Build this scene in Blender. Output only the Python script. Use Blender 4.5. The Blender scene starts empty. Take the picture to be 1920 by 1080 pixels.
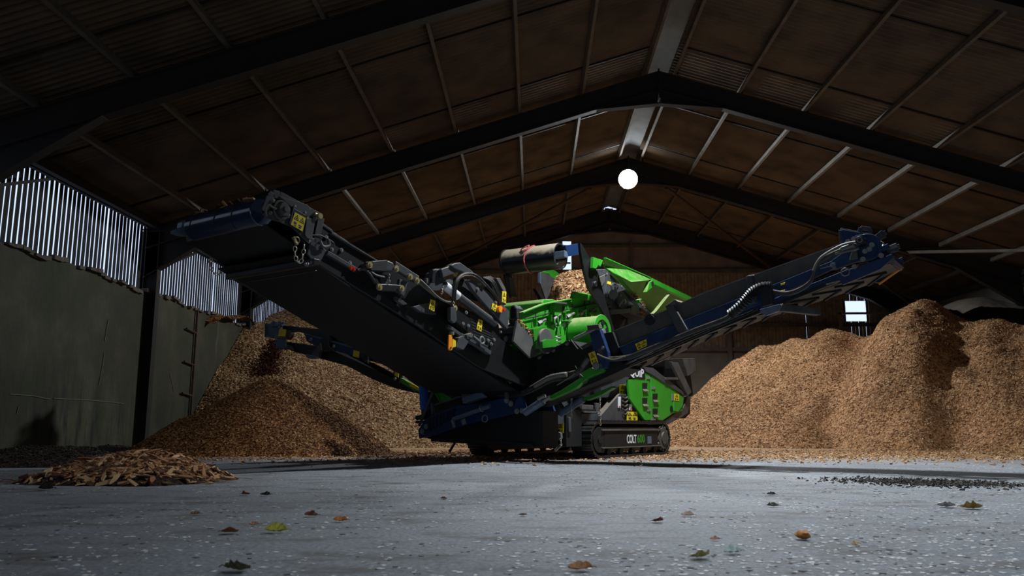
import bpy, math, random
import numpy as np
from mathutils import Vector, Matrix
random.seed(7); rng = np.random.default_rng(7)
col = bpy.context.scene.collection
sc = bpy.context.scene
# ------------------------------------------------------------------ camera
F, H = 1520.0, 0.55
pitch = math.atan(260/F); yaw = math.atan(40/math.hypot(F, 260))
fw = Vector((-math.sin(yaw)*math.cos(pitch), math.cos(yaw)*math.cos(pitch), math.sin(pitch)))
rt = Vector((math.cos(yaw), math.sin(yaw), 0)); up = rt.cross(fw)
cd = bpy.data.cameras.new('camera'); cam = bpy.data.objects.new('camera', cd); col.objects.link(cam)
cd.sensor_width = 36; cd.lens = F*36/1920; cd.clip_end = 300; cd.clip_start = .05
cam.matrix_world = Matrix(((rt.x, up.x, -fw.x, 0), (rt.y, up.y, -fw.y, 0), (rt.z, up.z, -fw.z, H), (0, 0, 0, 1)))
cd.dof.use_dof = True; cd.dof.focus_distance = 13.5; cd.dof.aperture_fstop = 4.0
sc.camera = cam
sc.view_settings.view_transform = 'Standard'; sc.view_settings.look = 'None'
sc.view_settings.exposure = 0.0; sc.view_settings.gamma = 1; sc.view_settings.use_curve_mapping = False
# ------------------------------------------------------------------ daylight outside the barn
wd = bpy.data.worlds.new('sky'); sc.world = wd; wd.use_nodes = True
bg = wd.node_tree.nodes['Background']; bg.inputs[0].default_value = (.62, .74, 1, 1); bg.inputs[1].default_value = 1.3

def light(name, kind, loc, power, colr, target=None, size=.4, spread=180, blend=.5, angle=150):
    d = bpy.data.lights.new(name, kind); d.energy = power; d.color = colr
    if kind == 'AREA': d.shape = 'DISK'; d.size = size; d.spread = math.radians(spread)
    if kind == 'SPOT': d.spot_size = math.radians(angle); d.spot_blend = blend; d.shadow_soft_size = size
    if kind == 'POINT': d.shadow_soft_size = size
    o = bpy.data.objects.new(name, d); o.location = loc; col.objects.link(o)
    if target is not None: o.rotation_euler = (Vector(target)-Vector(loc)).to_track_quat('-Z', 'Y').to_euler()
    return o
KEY = (2.85, 11.9, 7.55); MID = (3.0, 24.45, 8.2); NEAR = (2.85, 4.6, 7.6)
COOL = (.90, .96, 1.0)
light('key_lamp_light', 'SPOT', KEY, 3600, COOL, (3.3, 12.3, 0), .16, angle=134, blend=.85)
light('middle_lamp_light', 'SPOT', (MID[0], MID[1]-.14, MID[2]-.05), 2900, COOL, (3.0, 21.5, 0), .2, angle=170, blend=.4)
light('near_lamp_light', 'SPOT', NEAR, 1300, (.82, .91, 1.0), (3.0, 4.2, 0), .2, angle=78, blend=1.0)
dl = light('doorway_daylight', 'AREA', (-1.0, -6.6, 2.6), 26, (.55, .74, 1.0), (-1.5, 10, 1.8), 4)

def ray(x, y):
    d = fw*F + rt*(x-960) - up*(y-540)
    return d/d.y
def on_floor(x, y, z=0.0):
    d = ray(x, y); return Vector((0, 0, H)) + d*((z-H)/d.z)
def at_depth(x, y, Y): return Vector((0, 0, H)) + ray(x, y)*Y
# ------------------------------------------------------------------ materials
def mat(name, c, rough=.5, metal=0, noise=0, nscale=8, bump=0, bscale=60, c2=None, dust=None, dustamt=.6, spec=.5, dlo=.7, dhi=1.25):
    m = bpy.data.materials.new(name); m.use_nodes = True
    nt = m.node_tree; b = nt.nodes['Principled BSDF']; L = nt.links.new
    b.inputs['Base Color'].default_value = (*c, 1); b.inputs['Roughness'].default_value = rough
    b.inputs['Metallic'].default_value = metal; b.inputs['Specular IOR Level'].default_value = spec
    tc = nt.nodes.new('ShaderNodeTexCoord'); cur = None
    if noise or c2:
        n = nt.nodes.new('ShaderNodeTexNoise'); n.inputs['Scale'].default_value = nscale; n.inputs['Detail'].default_value = 6
        L(tc.outputs['Object'], n.inputs['Vector'])
        r = nt.nodes.new('ShaderNodeValToRGB'); r.color_ramp.elements[0].position = .35; r.color_ramp.elements[1].position = .68
        cc = c2 or tuple(v*(1-noise) for v in c)
        r.color_ramp.elements[0].color = (*c, 1); r.color_ramp.elements[1].color = (*cc, 1)
        L(n.outputs[0], r.inputs[0]); cur = r.outputs[0]
    if dust:   # dust lying on upward faces
        g = nt.nodes.new('ShaderNodeNewGeometry'); s = nt.nodes.new('ShaderNodeSeparateXYZ'); L(g.outputs['Normal'], s.inputs[0])
        n2 = nt.nodes.new('ShaderNodeTexNoise'); n2.inputs['Scale'].default_value = 9; n2.inputs['Detail'].default_value = 7; L(tc.outputs['Object'], n2.inputs['Vector'])
        a = nt.nodes.new('ShaderNodeMath'); a.operation = 'MULTIPLY_ADD'; L(n2.outputs[0], a.inputs[0]); a.inputs[1].default_value = .8; L(s.outputs['Z'], a.inputs[2])
        mr = nt.nodes.new('ShaderNodeMapRange'); mr.inputs[1].default_value = dlo; mr.inputs[2].default_value = dhi; mr.inputs[4].default_value = dustamt; L(a.outputs[0], mr.inputs[0])
        mx = nt.nodes.new('ShaderNodeMix'); mx.data_type = 'RGBA'; L(mr.outputs[0], mx.inputs[0])
        if cur: L(cur, mx.inputs[6])
        else: mx.inputs[6].default_value = (*c, 1)
        mx.inputs[7].default_value = (*dust, 1); cur = mx.outputs[2]
        mrr = nt.nodes.new('ShaderNodeMapRange'); mrr.inputs[3].default_value = rough; mrr.inputs[4].default_value = .9; L(mr.outputs[0], mrr.inputs[0]); L(mrr.outputs[0], b.inputs['Roughness'])
    if cur: L(cur, b.inputs['Base Color'])
    if bump:
        n3 = nt.nodes.new('ShaderNodeTexNoise'); n3.inputs['Scale'].default_value = bscale; n3.inputs['Detail'].default_value = 8; L(tc.outputs['Object'], n3.inputs['Vector'])
        bp = nt.nodes.new('ShaderNodeBump'); bp.inputs['Strength'].default_value = bump; bp.inputs['Distance'].default_value = .02; L(n3.outputs[0], bp.inputs['Height']); L(bp.outputs[0], b.inputs['Normal'])
    return m
DUST = (.32, .25, .17)
M = {}
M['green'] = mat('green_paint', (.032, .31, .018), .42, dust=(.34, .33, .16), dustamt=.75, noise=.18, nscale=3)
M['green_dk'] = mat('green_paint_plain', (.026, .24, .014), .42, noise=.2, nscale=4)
M['grey'] = mat('grey_paint', (.058, .062, .070), .42, dust=DUST, dustamt=.4, noise=.25)
M['dusty'] = mat('dusty_grey', (.085, .080, .075), .7, dust=DUST, dustamt=.7, c2=(.05, .05, .05), nscale=5)
M['navy'] = mat('navy_paint', (.010, .034, .105), .36, noise=.3, dust=(.12, .13, .14), dustamt=.3)
M['bluegrey'] = mat('blue_grey_paint', (.10, .14, .20), .35, noise=.2)
M['black'] = mat('black_paint', (.008, .009, .010), .4, noise=.3, dust=(.08, .07, .055), dustamt=.3)
M['deep'] = mat('matt_black_steel', (.0035, .0035, .004), .7, noise=.3)
M['rubber'] = mat('black_rubber', (.006, .006, .007), .5, noise=.4, nscale=5)
M['pulley'] = mat('pulley_rubber', (.014, .028, .075), .2, noise=.3, nscale=4, spec=1.0)  # blue in the base colour stands in for the pulley's blue gloss
M['beltdust'] = mat('dusty_belt', (.15, .10, .062), .8, c2=(.09, .06, .04), nscale=6)
M['steel'] = mat('bare_steel', (.26, .26, .25), .45, metal=.5, noise=.3)
M['zinc'] = mat('zinc_fastener', (.24, .24, .23), .5, metal=.4)
M['gold'] = mat('yellow_zinc', (.50, .42, .20), .4, metal=.6)
M['chain'] = mat('galvanised_chain', (.52, .48, .36), .45, metal=.4)
M['hose'] = mat('rubber_hose', (.016, .016, .017), .4, dust=DUST, dustamt=.5)
M['hosel'] = mat('dusty_hose', (.13, .12, .10), .5, noise=.3)
M['yellow'] = mat('yellow_sticker', (.78, .62, .02), .5, noise=.1)
M['ink'] = mat('black_ink', (.01, .01, .01), .6)
M['white'] = mat('white_sticker', (.75, .76, .78), .5)
M['orange'] = mat('orange_tag', (.90, .28, .01), .45)
M['red'] = mat('red_plastic', (.55, .03, .02), .35)
M['pink'] = mat('pink_rope', (.50, .10, .11), .7)
M['roller'] = mat('dark_roller', (.013, .016, .024), .3, dust=(.42, .35, .25), dustamt=1.0, dlo=.45, dhi=.85)
M['jeans'] = mat('blue_denim', (.025, .13, .55), .8, noise=.3, nscale=20, bump=.3, bscale=90)
M['jacket'] = mat('dark_jacket', (.012, .014, .020), .8, bump=.3)
M['skin'] = mat('skin', (.45, .26, .18), .55); M['hair'] = mat('brown_hair', (.04, .025, .015), .7)
M['boot'] = mat('black_boot', (.012, .011, .011), .5)
M['rust'] = mat('rusty_steel', (.075, .032, .020), .8, c2=(.04, .022, .016), nscale=10)
M['darksteel'] = mat('dark_portal_steel', (.009, .007, .006), .8, c2=(.016, .011, .008), nscale=3)
M['purlin'] = mat('weathered_purlin', (.105, .088, .070), .8, c2=(.065, .055, .044), nscale=3)
M['roof'] = mat('fibre_cement_roof', (.122, .078, .044), .85, c2=(.055, .037, .022), nscale=1.3, bump=.2, bscale=20)
M['ridge'] = mat('ridge_rooflight', (.17, .18, .19), .95, c2=(.12, .125, .13), nscale=2)
M['board'] = mat('timber_board', (.28, .20, .125), .85, c2=(.16, .115, .07), nscale=5)
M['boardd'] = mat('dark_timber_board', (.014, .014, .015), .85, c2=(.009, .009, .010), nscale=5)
M['cladding'] = mat('aged_cladding', (.24, .185, .15), .8, c2=(.16, .125, .10), nscale=2)
M['backconc'] = mat('back_concrete', (.15, .125, .10), .9, c2=(.10, .082, .068), nscale=1.5, bump=.2)

def chip_mat(name, cols, scale=26, stretch=(1, 1, .7), rough=.85, bump=.7, patch=.35):
    m = bpy.data.materials.new(name); m.use_nodes = True; nt = m.node_tree; L = nt.links.new; b = nt.nodes['Principled BSDF']
    b.inputs['Roughness'].default_value = rough; b.inputs['Specular IOR Level'].default_value = .2
    tc = nt.nodes.new('ShaderNodeTexCoord'); mp = nt.nodes.new('ShaderNodeMapping'); mp.inputs['Scale'].default_value = stretch; L(tc.outputs['Object'], mp.inputs[0])
    v = nt.nodes.new('ShaderNodeTexVoronoi'); v.inputs['Scale'].default_value = scale; L(mp.outputs[0], v.inputs['Vector'])
    s = nt.nodes.new('ShaderNodeSeparateColor'); L(v.outputs['Color'], s.inputs[0])
    r = nt.nodes.new('ShaderNodeValToRGB'); cr = r.color_ramp
    for i, c in enumerate(cols):
        if i < 2: e = cr.elements[i]; e.position = i/(len(cols)-1)
        else: e = cr.elements.new(i/(len(cols)-1))
        e.color = (*c, 1)
    L(s.outputs[0], r.inputs[0])
    n = nt.nodes.new('ShaderNodeTexNoise'); n.inputs['Scale'].default_value = 1.1; n.inputs['Detail'].default_value = 5; L(tc.outputs['Object'], n.inputs['Vector'])
    mr = nt.nodes.new('ShaderNodeMapRange'); mr.inputs[1].default_value = .35; mr.inputs[2].default_value = .7; mr.inputs[3].default_value = 1; mr.inputs[4].default_value = 1-patch; L(n.outputs[0], mr.inputs[0])
    vm = nt.nodes.new('ShaderNodeVectorMath'); vm.operation = 'SCALE'; L(r.outputs[0], vm.inputs[0]); L(mr.outputs[0], vm.inputs['Scale']); L(vm.outputs[0], b.inputs['Base Color'])
    ad = nt.nodes.new('ShaderNodeMath'); ad.operation = 'ADD'; L(s.outputs[1], ad.inputs[0]); L(v.outputs['Distance'], ad.inputs[1])
    bp = nt.nodes.new('ShaderNodeBump'); bp.inputs['Strength'].default_value = bump; bp.inputs['Distance'].default_value = .03; L(ad.outputs[0], bp.inputs['Height']); L(bp.outputs[0], b.inputs['Normal'])
    return m
def island_mat(name, cols, rough=.8):
    m = bpy.data.materials.new(name); m.use_nodes = True; nt = m.node_tree; L = nt.links.new; b = nt.nodes['Principled BSDF']
    b.inputs['Roughness'].default_value = rough; b.inputs['Specular IOR Level'].default_value = .25
    g = nt.nodes.new('ShaderNodeNewGeometry'); oi = nt.nodes.new('ShaderNodeObjectInfo'); a = nt.nodes.new('ShaderNodeMath'); a.operation = 'ADD'
    L(g.outputs['Random Per Island'], a.inputs[0]); L(oi.outputs['Random'], a.inputs[1]); fr = nt.nodes.new('ShaderNodeMath'); fr.operation = 'FRACT'; L(a.outputs[0], fr.inputs[0])
    r = nt.nodes.new('ShaderNodeValToRGB'); r.color_ramp.interpolation = 'CONSTANT'
    for i, c in enumerate(cols):
        if i < 2: e = r.color_ramp.elements[i]; e.position = i/len(cols)
        else: e = r.color_ramp.elements.new(i/len(cols))
        e.color = (*c, 1)
    L(fr.outputs[0], r.inputs[0]); tc = nt.nodes.new('ShaderNodeTexCoord'); n = nt.nodes.new('ShaderNodeTexNoise'); n.inputs['Scale'].default_value = 30; L(tc.outputs['Object'], n.inputs['Vector'])
    mr = nt.nodes.new('ShaderNodeMapRange'); mr.inputs[3].default_value = .75; mr.inputs[4].default_value = 1.2; L(n.outputs[0], mr.inputs[0])
    vm = nt.nodes.new('ShaderNodeVectorMath'); vm.operation = 'SCALE'; L(r.outputs[0], vm.inputs[0]); L(mr.outputs[0], vm.inputs['Scale']); L(vm.outputs[0], b.inputs['Base Color'])
    return m
TAN = [(.12, .045, .018), (.38, .18, .075), (.52, .27, .125), (.66, .39, .21)]
M['chips'] = chip_mat('wood_chips_tan', TAN, 24)
M['chipsbig'] = chip_mat('wood_chips_brown', [(.07, .035, .015), (.30, .17, .08), (.42, .26, .13), (.55, .38, .21)], 17)
M['chipsfresh'] = chip_mat('wood_chips_fresh', [(.04, .013, .004), (.17, .060, .016), (.28, .115, .034), (.40, .20, .075)], 22)
M['fines'] = chip_mat('dark_bark_fines', [(.012, .008, .006), (.03, .016, .010), (.06, .03, .018)], 30)
M['chipi'] = island_mat('loose_chips_tan', [(.14, .06, .025), (.40, .22, .10), (.52, .32, .16), (.66, .46, .27), (.34, .17, .07)])
M['chipi2'] = island_mat('loose_chips_orange', [(.07, .025, .009), (.22, .085, .026), (.34, .155, .055), (.46, .26, .11)])
M['slab'] = island_mat('split_wood', [(.34, .17, .075), (.46, .27, .13), (.24, .10, .045), (.55, .36, .19), (.38, .20, .10), (.12, .055, .03)])
M['fall'] = island_mat('falling_chips', [(.10, .030, .014), (.20, .065, .025), (.05, .018, .01)])
M['fleck'] = island_mat('pale_flecks', [(.88, .89, .88), (.80, .80, .78), (.90, .88, .82), (.72, .72, .72), (.85, .84, .80), (.04, .04, .04)])
M['darkbit'] = island_mat('dark_bits', [(.02, .018, .016), (.06, .05, .04), (.035, .025, .02)])
# ------------------------------------------------------------------ mesh builder
class MB:
    def __init__(s): s.v = []; s.f = []
    def add(s, vs, fs):
        n = len(s.v); s.v += [tuple(p) for p in vs]; s.f += [tuple(i+n for i in f) for f in fs]; return s
    def prism(s, pts, vec):
        vec = Vector(vec); n = len(pts); a = [Vector(p) for p in pts]; b = [p+vec for p in a]
        nm = Vector((0, 0, 0))
        for i in range(n): nm += (a[i]-a[0]).cross(a[(i+1) % n]-a[0])
        fs = [tuple(range(n)), tuple(range(2*n-1, n-1, -1))]+[(i, i+n, (i+1) % n+n, (i+1) % n) for i in range(n)]
        if nm.dot(vec) > 0: fs = [tuple(reversed(f)) for f in fs]
        return s.add(a+b, fs)
    def box(s, c, size, rot=None):
        c = Vector(c); h = Vector(size)/2; vs = []
        for x in (-1, 1):
            for y in (-1, 1):
                for z in (-1, 1):
                    p = Vector((x*h.x, y*h.y, z*h.z)); vs.append(c+(rot @ p if rot else p))
        return s.add(vs, [(0, 1, 3, 2), (4, 6, 7, 5), (0, 4, 5, 1), (2, 3, 7, 6), (0, 2, 6, 4), (1, 5, 7, 3)])
    def bar(s, p0, p1, w, h, ref=(0, 0, 1)):
        p0 = Vector(p0); p1 = Vector(p1); d = (p1-p0); l = d.length; d.normalize(); r = Vector(ref)
        if abs(d.dot(r)) > .98: r = Vector((1, 0, 0))
        x = d.cross(r).normalized(); z = x.cross(d); m = Matrix((x, d, z)).transposed()
        return s.box((p0+p1)/2, (w, l, h), m)
    def cyl(s, p0, p1, r, seg=16, r2=None, hollow=0):
        p0 = Vector(p0); p1 = Vector(p1); d = (p1-p0).normalized(); q = Vector((0, 0, 1)) if abs(d.z) < .9 else Vector((1, 0, 0))
        x = d.cross(q).normalized(); y = d.cross(x); r2 = r if r2 is None else r2
        A = [p0+(x*math.cos(a)+y*math.sin(a))*r for a in [2*math.pi*i/seg for i in range(seg)]]
        B = [p1+(x*math.cos(a)+y*math.sin(a))*r2 for a in [2*math.pi*i/seg for i in range(seg)]]
        fs = [(i, (i+1) % seg, (i+1) % seg+seg, i+seg) for i in range(seg)]
        if not hollow: return s.add(A+B, fs+[tuple(range(seg-1, -1, -1)), tuple(range(seg, 2*seg))])
        C = [p1+(x*math.cos(a)+y*math.sin(a))*(r2-hollow) for a in [2*math.pi*i/seg for i in range(seg)]]
        D = [p0+(x*math.cos(a)+y*math.sin(a))*(r-hollow) for a in [2*math.pi*i/seg for i in range(seg)]]
        g = lambda k, j: [(i+k*seg, (i+1) % seg+k*seg, (i+1) % seg+j*seg, i+j*seg) for i in range(seg)]
        return s.add(A+B+C+D, g(0, 1)+g(1, 2)+g(2, 3)+g(3, 0))
    def tube(s, path, r, seg=8, smooth=True, rib=0):
        P = [Vector(p) for p in path]
        if smooth and len(P) > 2:
            Q = []
            for i in range(len(P)-1):
                a = P[max(i-1, 0)]; b = P[i]; c = P[i+1]; d = P[min(i+2, len(P)-1)]
                for k in range(8):
                    t = k/8; Q.append(.5*((2*b)+(c-a)*t+(2*a-5*b+4*c-d)*t*t+(3*b-a-3*c+d)*t**3))
            Q.append(P[-1]); P = Q
        vs = []; x = None
        for i, p in enumerate(P):
            d = (P[min(i+1, len(P)-1)]-P[max(i-1, 0)]).normalized()
            if x is None: x = d.cross(Vector((0, 0, 1)) if abs(d.z) < .9 else Vector((1, 0, 0))).normalized()
            x = (x-d*x.dot(d)).normalized(); y = d.cross(x); rr = r*(1+rib*(i % 2))
            vs += [p+(x*math.cos(2*math.pi*k/seg)+y*math.sin(2*math.pi*k/seg))*rr for k in range(seg)]
        n = len(P); fs = [(i*seg+k, i*seg+(k+1) % seg, (i+1)*seg+(k+1) % seg, (i+1)*seg+k) for i in range(n-1) for k in range(seg)]
        fs += [tuple(range(seg-1, -1, -1)), tuple(range((n-1)*seg, n*seg))]
        return s.add(vs, fs)
    def torus(s, c, R_, r, ax, el=None, elong=1.0, n=12, m=6):
        c = Vector(c); ax = Vector(ax).normalized(); el = Vector(el).normalized() if el else ax.orthogonal().normalized()
        el = (el-ax*el.dot(ax)).normalized(); sd = ax.cross(el); vs = []
        for i in range(n):
            a = 2*math.pi*i/n; d = el*math.cos(a)+sd*math.sin(a); o = c+el*math.cos(a)*R_*elong+sd*math.sin(a)*R_
            for k in range(m):
                b = 2*math.pi*k/m; vs.append(o+d*math.cos(b)*r+ax*math.sin(b)*r)
        return s.add(vs, [(i*m+k, ((i+1) % n)*m+k, ((i+1) % n)*m+(k+1) % m, i*m+(k+1) % m) for i in range(n) for k in range(m)])
    def chain(s, path, link=.035, r=.005):
        P = [Vector(p) for p in path]; Q = MB(); pts = []
        for i in range(len(P)-1):
            a = P[max(i-1, 0)]; b = P[i]; c = P[i+1]; d = P[min(i+2, len(P)-1)]
            for k in range(20):
                t = k/20; pts.append(.5*((2*b)+(c-a)*t+(2*a-5*b+4*c-d)*t*t+(3*b-a-3*c+d)*t**3))
        pts.append(P[-1]); acc = 0; last = pts[0]; j = 0
        for i in range(1, len(pts)):
            if (pts[i]-last).length >= link*1.15:
                d = (pts[i]-last).normalized(); o = d.orthogonal().normalized(); ax = o if j % 2 else d.cross(o)
                s.torus((pts[i]+last)/2, link*.42, r, ax, d, 1.6, 10, 5); last = pts[i]; j += 1
        return s
    def build(s, name, m, parent=None, bevel=0, smooth=False, **tags):
        me = bpy.data.meshes.new(name); me.from_pydata(s.v, [], s.f); me.validate(); me.update()
        o = bpy.data.objects.new(name, me); col.objects.link(o)
        me.materials.append(M[m] if isinstance(m, str) else m)
        if smooth: me.shade_smooth(); me.set_sharp_from_angle(angle=math.radians(40))
        if bevel:
            b = o.modifiers.new('bevel', 'BEVEL'); b.width = bevel; b.segments = 2; b.limit_method = 'ANGLE'; b.angle_limit = math.radians(40)
        if parent: o.parent = parent
        for k, v in tags.items(): o[k] = v
        return o
def thing(name, label, cat, loc=(0, 0, 0), rz=0, group=None):
    o = bpy.data.objects.new(name, None); o.location = loc; o.rotation_euler = (0, 0, rz); o.empty_display_size = .2
    o['label'] = label; o['category'] = cat; col.objects.link(o)
    if group: o['group'] = group
    return o
def tag(o, label, cat, group=None, kind=None):
    o['label'] = label; o['category'] = cat
    if group: o['group'] = group
    if kind: o['kind'] = kind
    return o
def struct(o): o['kind'] = 'structure'; return o
# ================================================================== BARN
XL, XR, XA, ZA, SL = -9.0, 15.2, 3.05, 9.15, .313
Y0, Y1 = -7.0, 31.6
roofz = lambda x: ZA-SL*abs(x-XA)
# floor
fm = bpy.data.materials.new('worn_concrete_floor'); fm.use_nodes = True; nt = fm.node_tree; L = nt.links.new; b = nt.nodes['Principled BSDF']
tc = nt.nodes.new('ShaderNodeTexCoord')
def nz(scale, det=6, rough=.6, mp=None):
    n = nt.nodes.new('ShaderNodeTexNoise'); n.inputs['Scale'].default_value = scale; n.inputs['Detail'].default_value = det; n.inputs['Roughness'].default_value = rough
    if mp:
        q = nt.nodes.new('ShaderNodeMapping'); q.inputs['Scale'].default_value = mp; L(tc.outputs['Object'], q.inputs[0]); L(q.outputs[0], n.inputs['Vector'])
    else: L(tc.outputs['Object'], n.inputs['Vector'])
    return n.outputs[0]
def ramp(src, stops):
    r = nt.nodes.new('ShaderNodeValToRGB')
    for i, (p, c) in enumerate(stops):
        e = r.color_ramp.elements[i] if i < 2 else r.color_ramp.elements.new(p)
        e.position = p; e.color = (*c, 1) if len(c) == 3 else c
    L(src, r.inputs[0]); return r.outputs[0]
def mix(a, b_, f, mode='MIX'):
    m_ = nt.nodes.new('ShaderNodeMix'); m_.data_type = 'RGBA'; m_.blend_type = mode
    for v, i in ((a, 6), (b_, 7)):
        if isinstance(v, tuple): m_.inputs[i].default_value = (*v, 1)
        else: L(v, m_.inputs[i])
    if isinstance(f, float): m_.inputs[0].default_value = f
    else: L(f, m_.inputs[0])
    return m_.outputs[2]
base = ramp(nz(.55, 5, .6, (1, .6, 1)), [(.3, (.20, .215, .235)), (.72, (.33, .345, .37))])
fine = ramp(nz(38, 8, .75), [(.36, (.42, .42, .42)), (.60, (1.2, 1.2, 1.2))])
c1 = mix(base, fine, 1.0, 'MULTIPLY')
dirt = ramp(nz(1.7, 8, .7, (1, 2.2, 1)), [(.50, (0, 0, 0)), (.66, (1, 1, 1))])
c2_ = mix(c1, (.115, .105, .095), dirt)
v = nt.nodes.new('ShaderNodeTexVoronoi'); v.inputs['Scale'].default_value = 22; L(tc.outputs['Object'], v.inputs['Vector'])
spk = ramp(v.outputs['Distance'], [(.10, (1, 1, 1)), (.17, (0, 0, 0))])
sel = ramp(nz(2.4, 4, .7), [(.53, (0, 0, 0)), (.66, (.8, .8, .8))])
spm = mix(spk, sel, 1.0, 'MULTIPLY')
c3 = mix(c2_, (.62, .62, .60), spm)
# orange chip dust around the toes of the heaps (a stain with its own shape)
sx = nt.nodes.new('ShaderNodeSeparateXYZ'); L(tc.outputs['Object'], sx.inputs[0])
nd = nz(1.3, 7, .75, (1, 1.5, 1))
ma = nt.nodes.new('ShaderNodeMath'); ma.operation = 'MULTIPLY_ADD'; L(nd, ma.inputs[0]); ma.inputs[1].default_value = 5.0; L(sx.outputs['Y'], ma.inputs[2])
dm = ramp_in = nt.nodes.new('ShaderNodeMapRange'); dm.inputs[1].default_value = 15.2; dm.inputs[2].default_value = 19.5; dm.inputs[4].default_value = .85; L(ma.outputs[0], dm.inputs[0])
c4 = mix(c3, (.40, .23, .10), dm.outputs[0])
L(c4, b.inputs['Base Color']); b.inputs['Roughness'].default_value = .72; b.inputs['Specular IOR Level'].default_value = .35
bp = nt.nodes.new('ShaderNodeBump'); bp.inputs['Strength'].default_value = .55; bp.inputs['Distance'].default_value = .012; L(nz(30, 10, .8), bp.inputs['Height']); L(bp.outputs[0], b.inputs['Normal'])
M['floor'] = fm
struct(MB().box(((XL+XR)/2, (Y0+Y1)/2, -.1), (XR-XL+1, Y1-Y0+1, .2)).build('floor', 'floor'))
# roof: corrugated sheets running down each slope
def corrugated(x0, x1, ya, yb):
    n = int((yb-ya)/.146*6); ys = np.linspace(ya, yb, n); a = .030*np.sin(ys*2*math.pi/.146)
    vs = []
    for x in (x0, x1):
        for y, k in zip(ys, a): vs.append((x, y, roofz(x)+.03+k))
    for x in (x0, x1):
        for y, k in zip(ys, a): vs.append((x, y, roofz(x)+.045+k))
    fs = []
    for i in range(n-1):
        fs += [(i, i+1, n+i+1, n+i), (2*n+i, 3*n+i, 3*n+i+1, 2*n+i+1)]
    mb = MB(); mb.v = vs; mb.f = fs; return mb
rl = struct(corrugated(XL-.3, XA-.30, Y0, Y1+.2).build('ceiling', 'roof', smooth=True))
rr_ = struct(corrugated(XA+.30, XR+.3, Y0, Y1+.2).build('ceiling', 'roof', smooth=True))
rd = MB()
for s_ in (-1, 1): rd.prism([(XA, Y0, ZA+.10), (XA+s_*.42, Y0, ZA+.0-.02), (XA+s_*.42, Y0, ZA+.0), (XA, Y0, ZA+.12)], (0, Y1-Y0, 0))
struct(rd.build('trim_1', 'ridge'))
ov = MB()
for sg, xe in ((-1, XL-.3), (1, XR+.3)): ov.prism([(XA, Y0, ZA+.16), (xe, Y0, roofz(xe)+.09), (xe, Y0, roofz(xe)+.15), (XA, Y0, ZA+.24)], (0, Y1-Y0, 0))
struct(ov.build('trim_2', 'deep'))     # roof covering above the sheets, keeps the daylight out
# sheet end laps: thin battens across the slope
lap = MB()
for y in np.arange(Y0+1.9, Y1, 3.2):
    for sgn, xe in ((-1, XL), (1, XR)):
        lap.bar((XA+sgn*.4, y, ZA-.13), (xe, y, roofz(xe)-.0), .05, .015)
struct(lap.build('trim_3', 'deep'))
tn = 4
px_ = [XA-.32-1.52*i for i in range(8)]+[XA+.40+1.52*i for i in range(8)]
for x in px_:
    z = roofz(x)-.07; sg = -1 if x < XA else 1; rot = Matrix.Rotation(sg*math.atan(SL), 3, 'Y')
    mb = MB().box((x, (Y0+Y1)/2, z-.02), (.065, Y1-Y0, .15), rot)
    struct(mb.build('trim_%d' % tn, 'purlin')); tn += 1
frames = [-.7, 5.7, 12.1, 18.5, 24.85, 31.25]
for y in frames:
    mb = MB(); hw = .1
    for sg, xe in ((-1, XL-.2), (1, XR+.2)):
        zt = lambda x: roofz(x)-.17
        # I section: flanges and web, haunched at eave and apex
        for (o0, o1, w) in ((0, .025, .2), (.47, .495, .2), (.02, .48, .02)):
            mb.prism([(XA, y-w/2, zt(XA)-o0), (xe, y-w/2, zt(xe)-o0), (xe, y-w/2, zt(xe)-o1), (XA, y-w/2, zt(XA)-o1)], (0, w, 0))
        xh = XA+sg*1.5; mb.prism([(XA, y-.01, zt(XA)-.47), (xh, y-.01, zt(xh)-.47), (XA+sg*.05, y-.01, zt(XA)-.80)], (0, .02, 0))
        mb.prism([(XA, y-.1, zt(XA)-.80), (xh, y-.1, zt(xh)-.47), (xh, y-.1, zt(xh)-.495), (XA, y-.1, zt(XA)-.825)], (0, .2, 0))
        xk = xe-sg*2.4; mb.prism([(xe, y-.01, zt(xe)-.47), (xk, y-.01, zt(xk)-.47), (xe, y-.01, zt(xe)-1.2)], (0, .02, 0))
        mb.prism([(xe, y-.1, zt(xe)-1.2), (xk, y-.1, zt(xk)-.47), (xk, y-.1, zt(xk)-.5), (xe, y-.1, zt(xe)-1.23)], (0, .2, 0))
        # post
        for (a, bb, w) in ((0, .025, .2), (.40, .425, .2), (.02, .41, .02)):
            xa = xe-sg*a; xb = xe-sg*bb; mb.prism([(xa, y-w/2, 0), (xb, y-w/2, 0), (xb, y-w/2, zt(xe)-.05), (xa, y-w/2, zt(xe)-.05)], (0, w, 0))
    # purlin cleats
    for x in px_: mb.box((x+.06, y, roofz(x)-.12), (.02, .12, .12))
    mb.box((XA, y, roofz(XA)-.5), (.03, .28, .75))
    struct(mb.build('trim_%d' % tn, 'darksteel')); tn += 1
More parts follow.
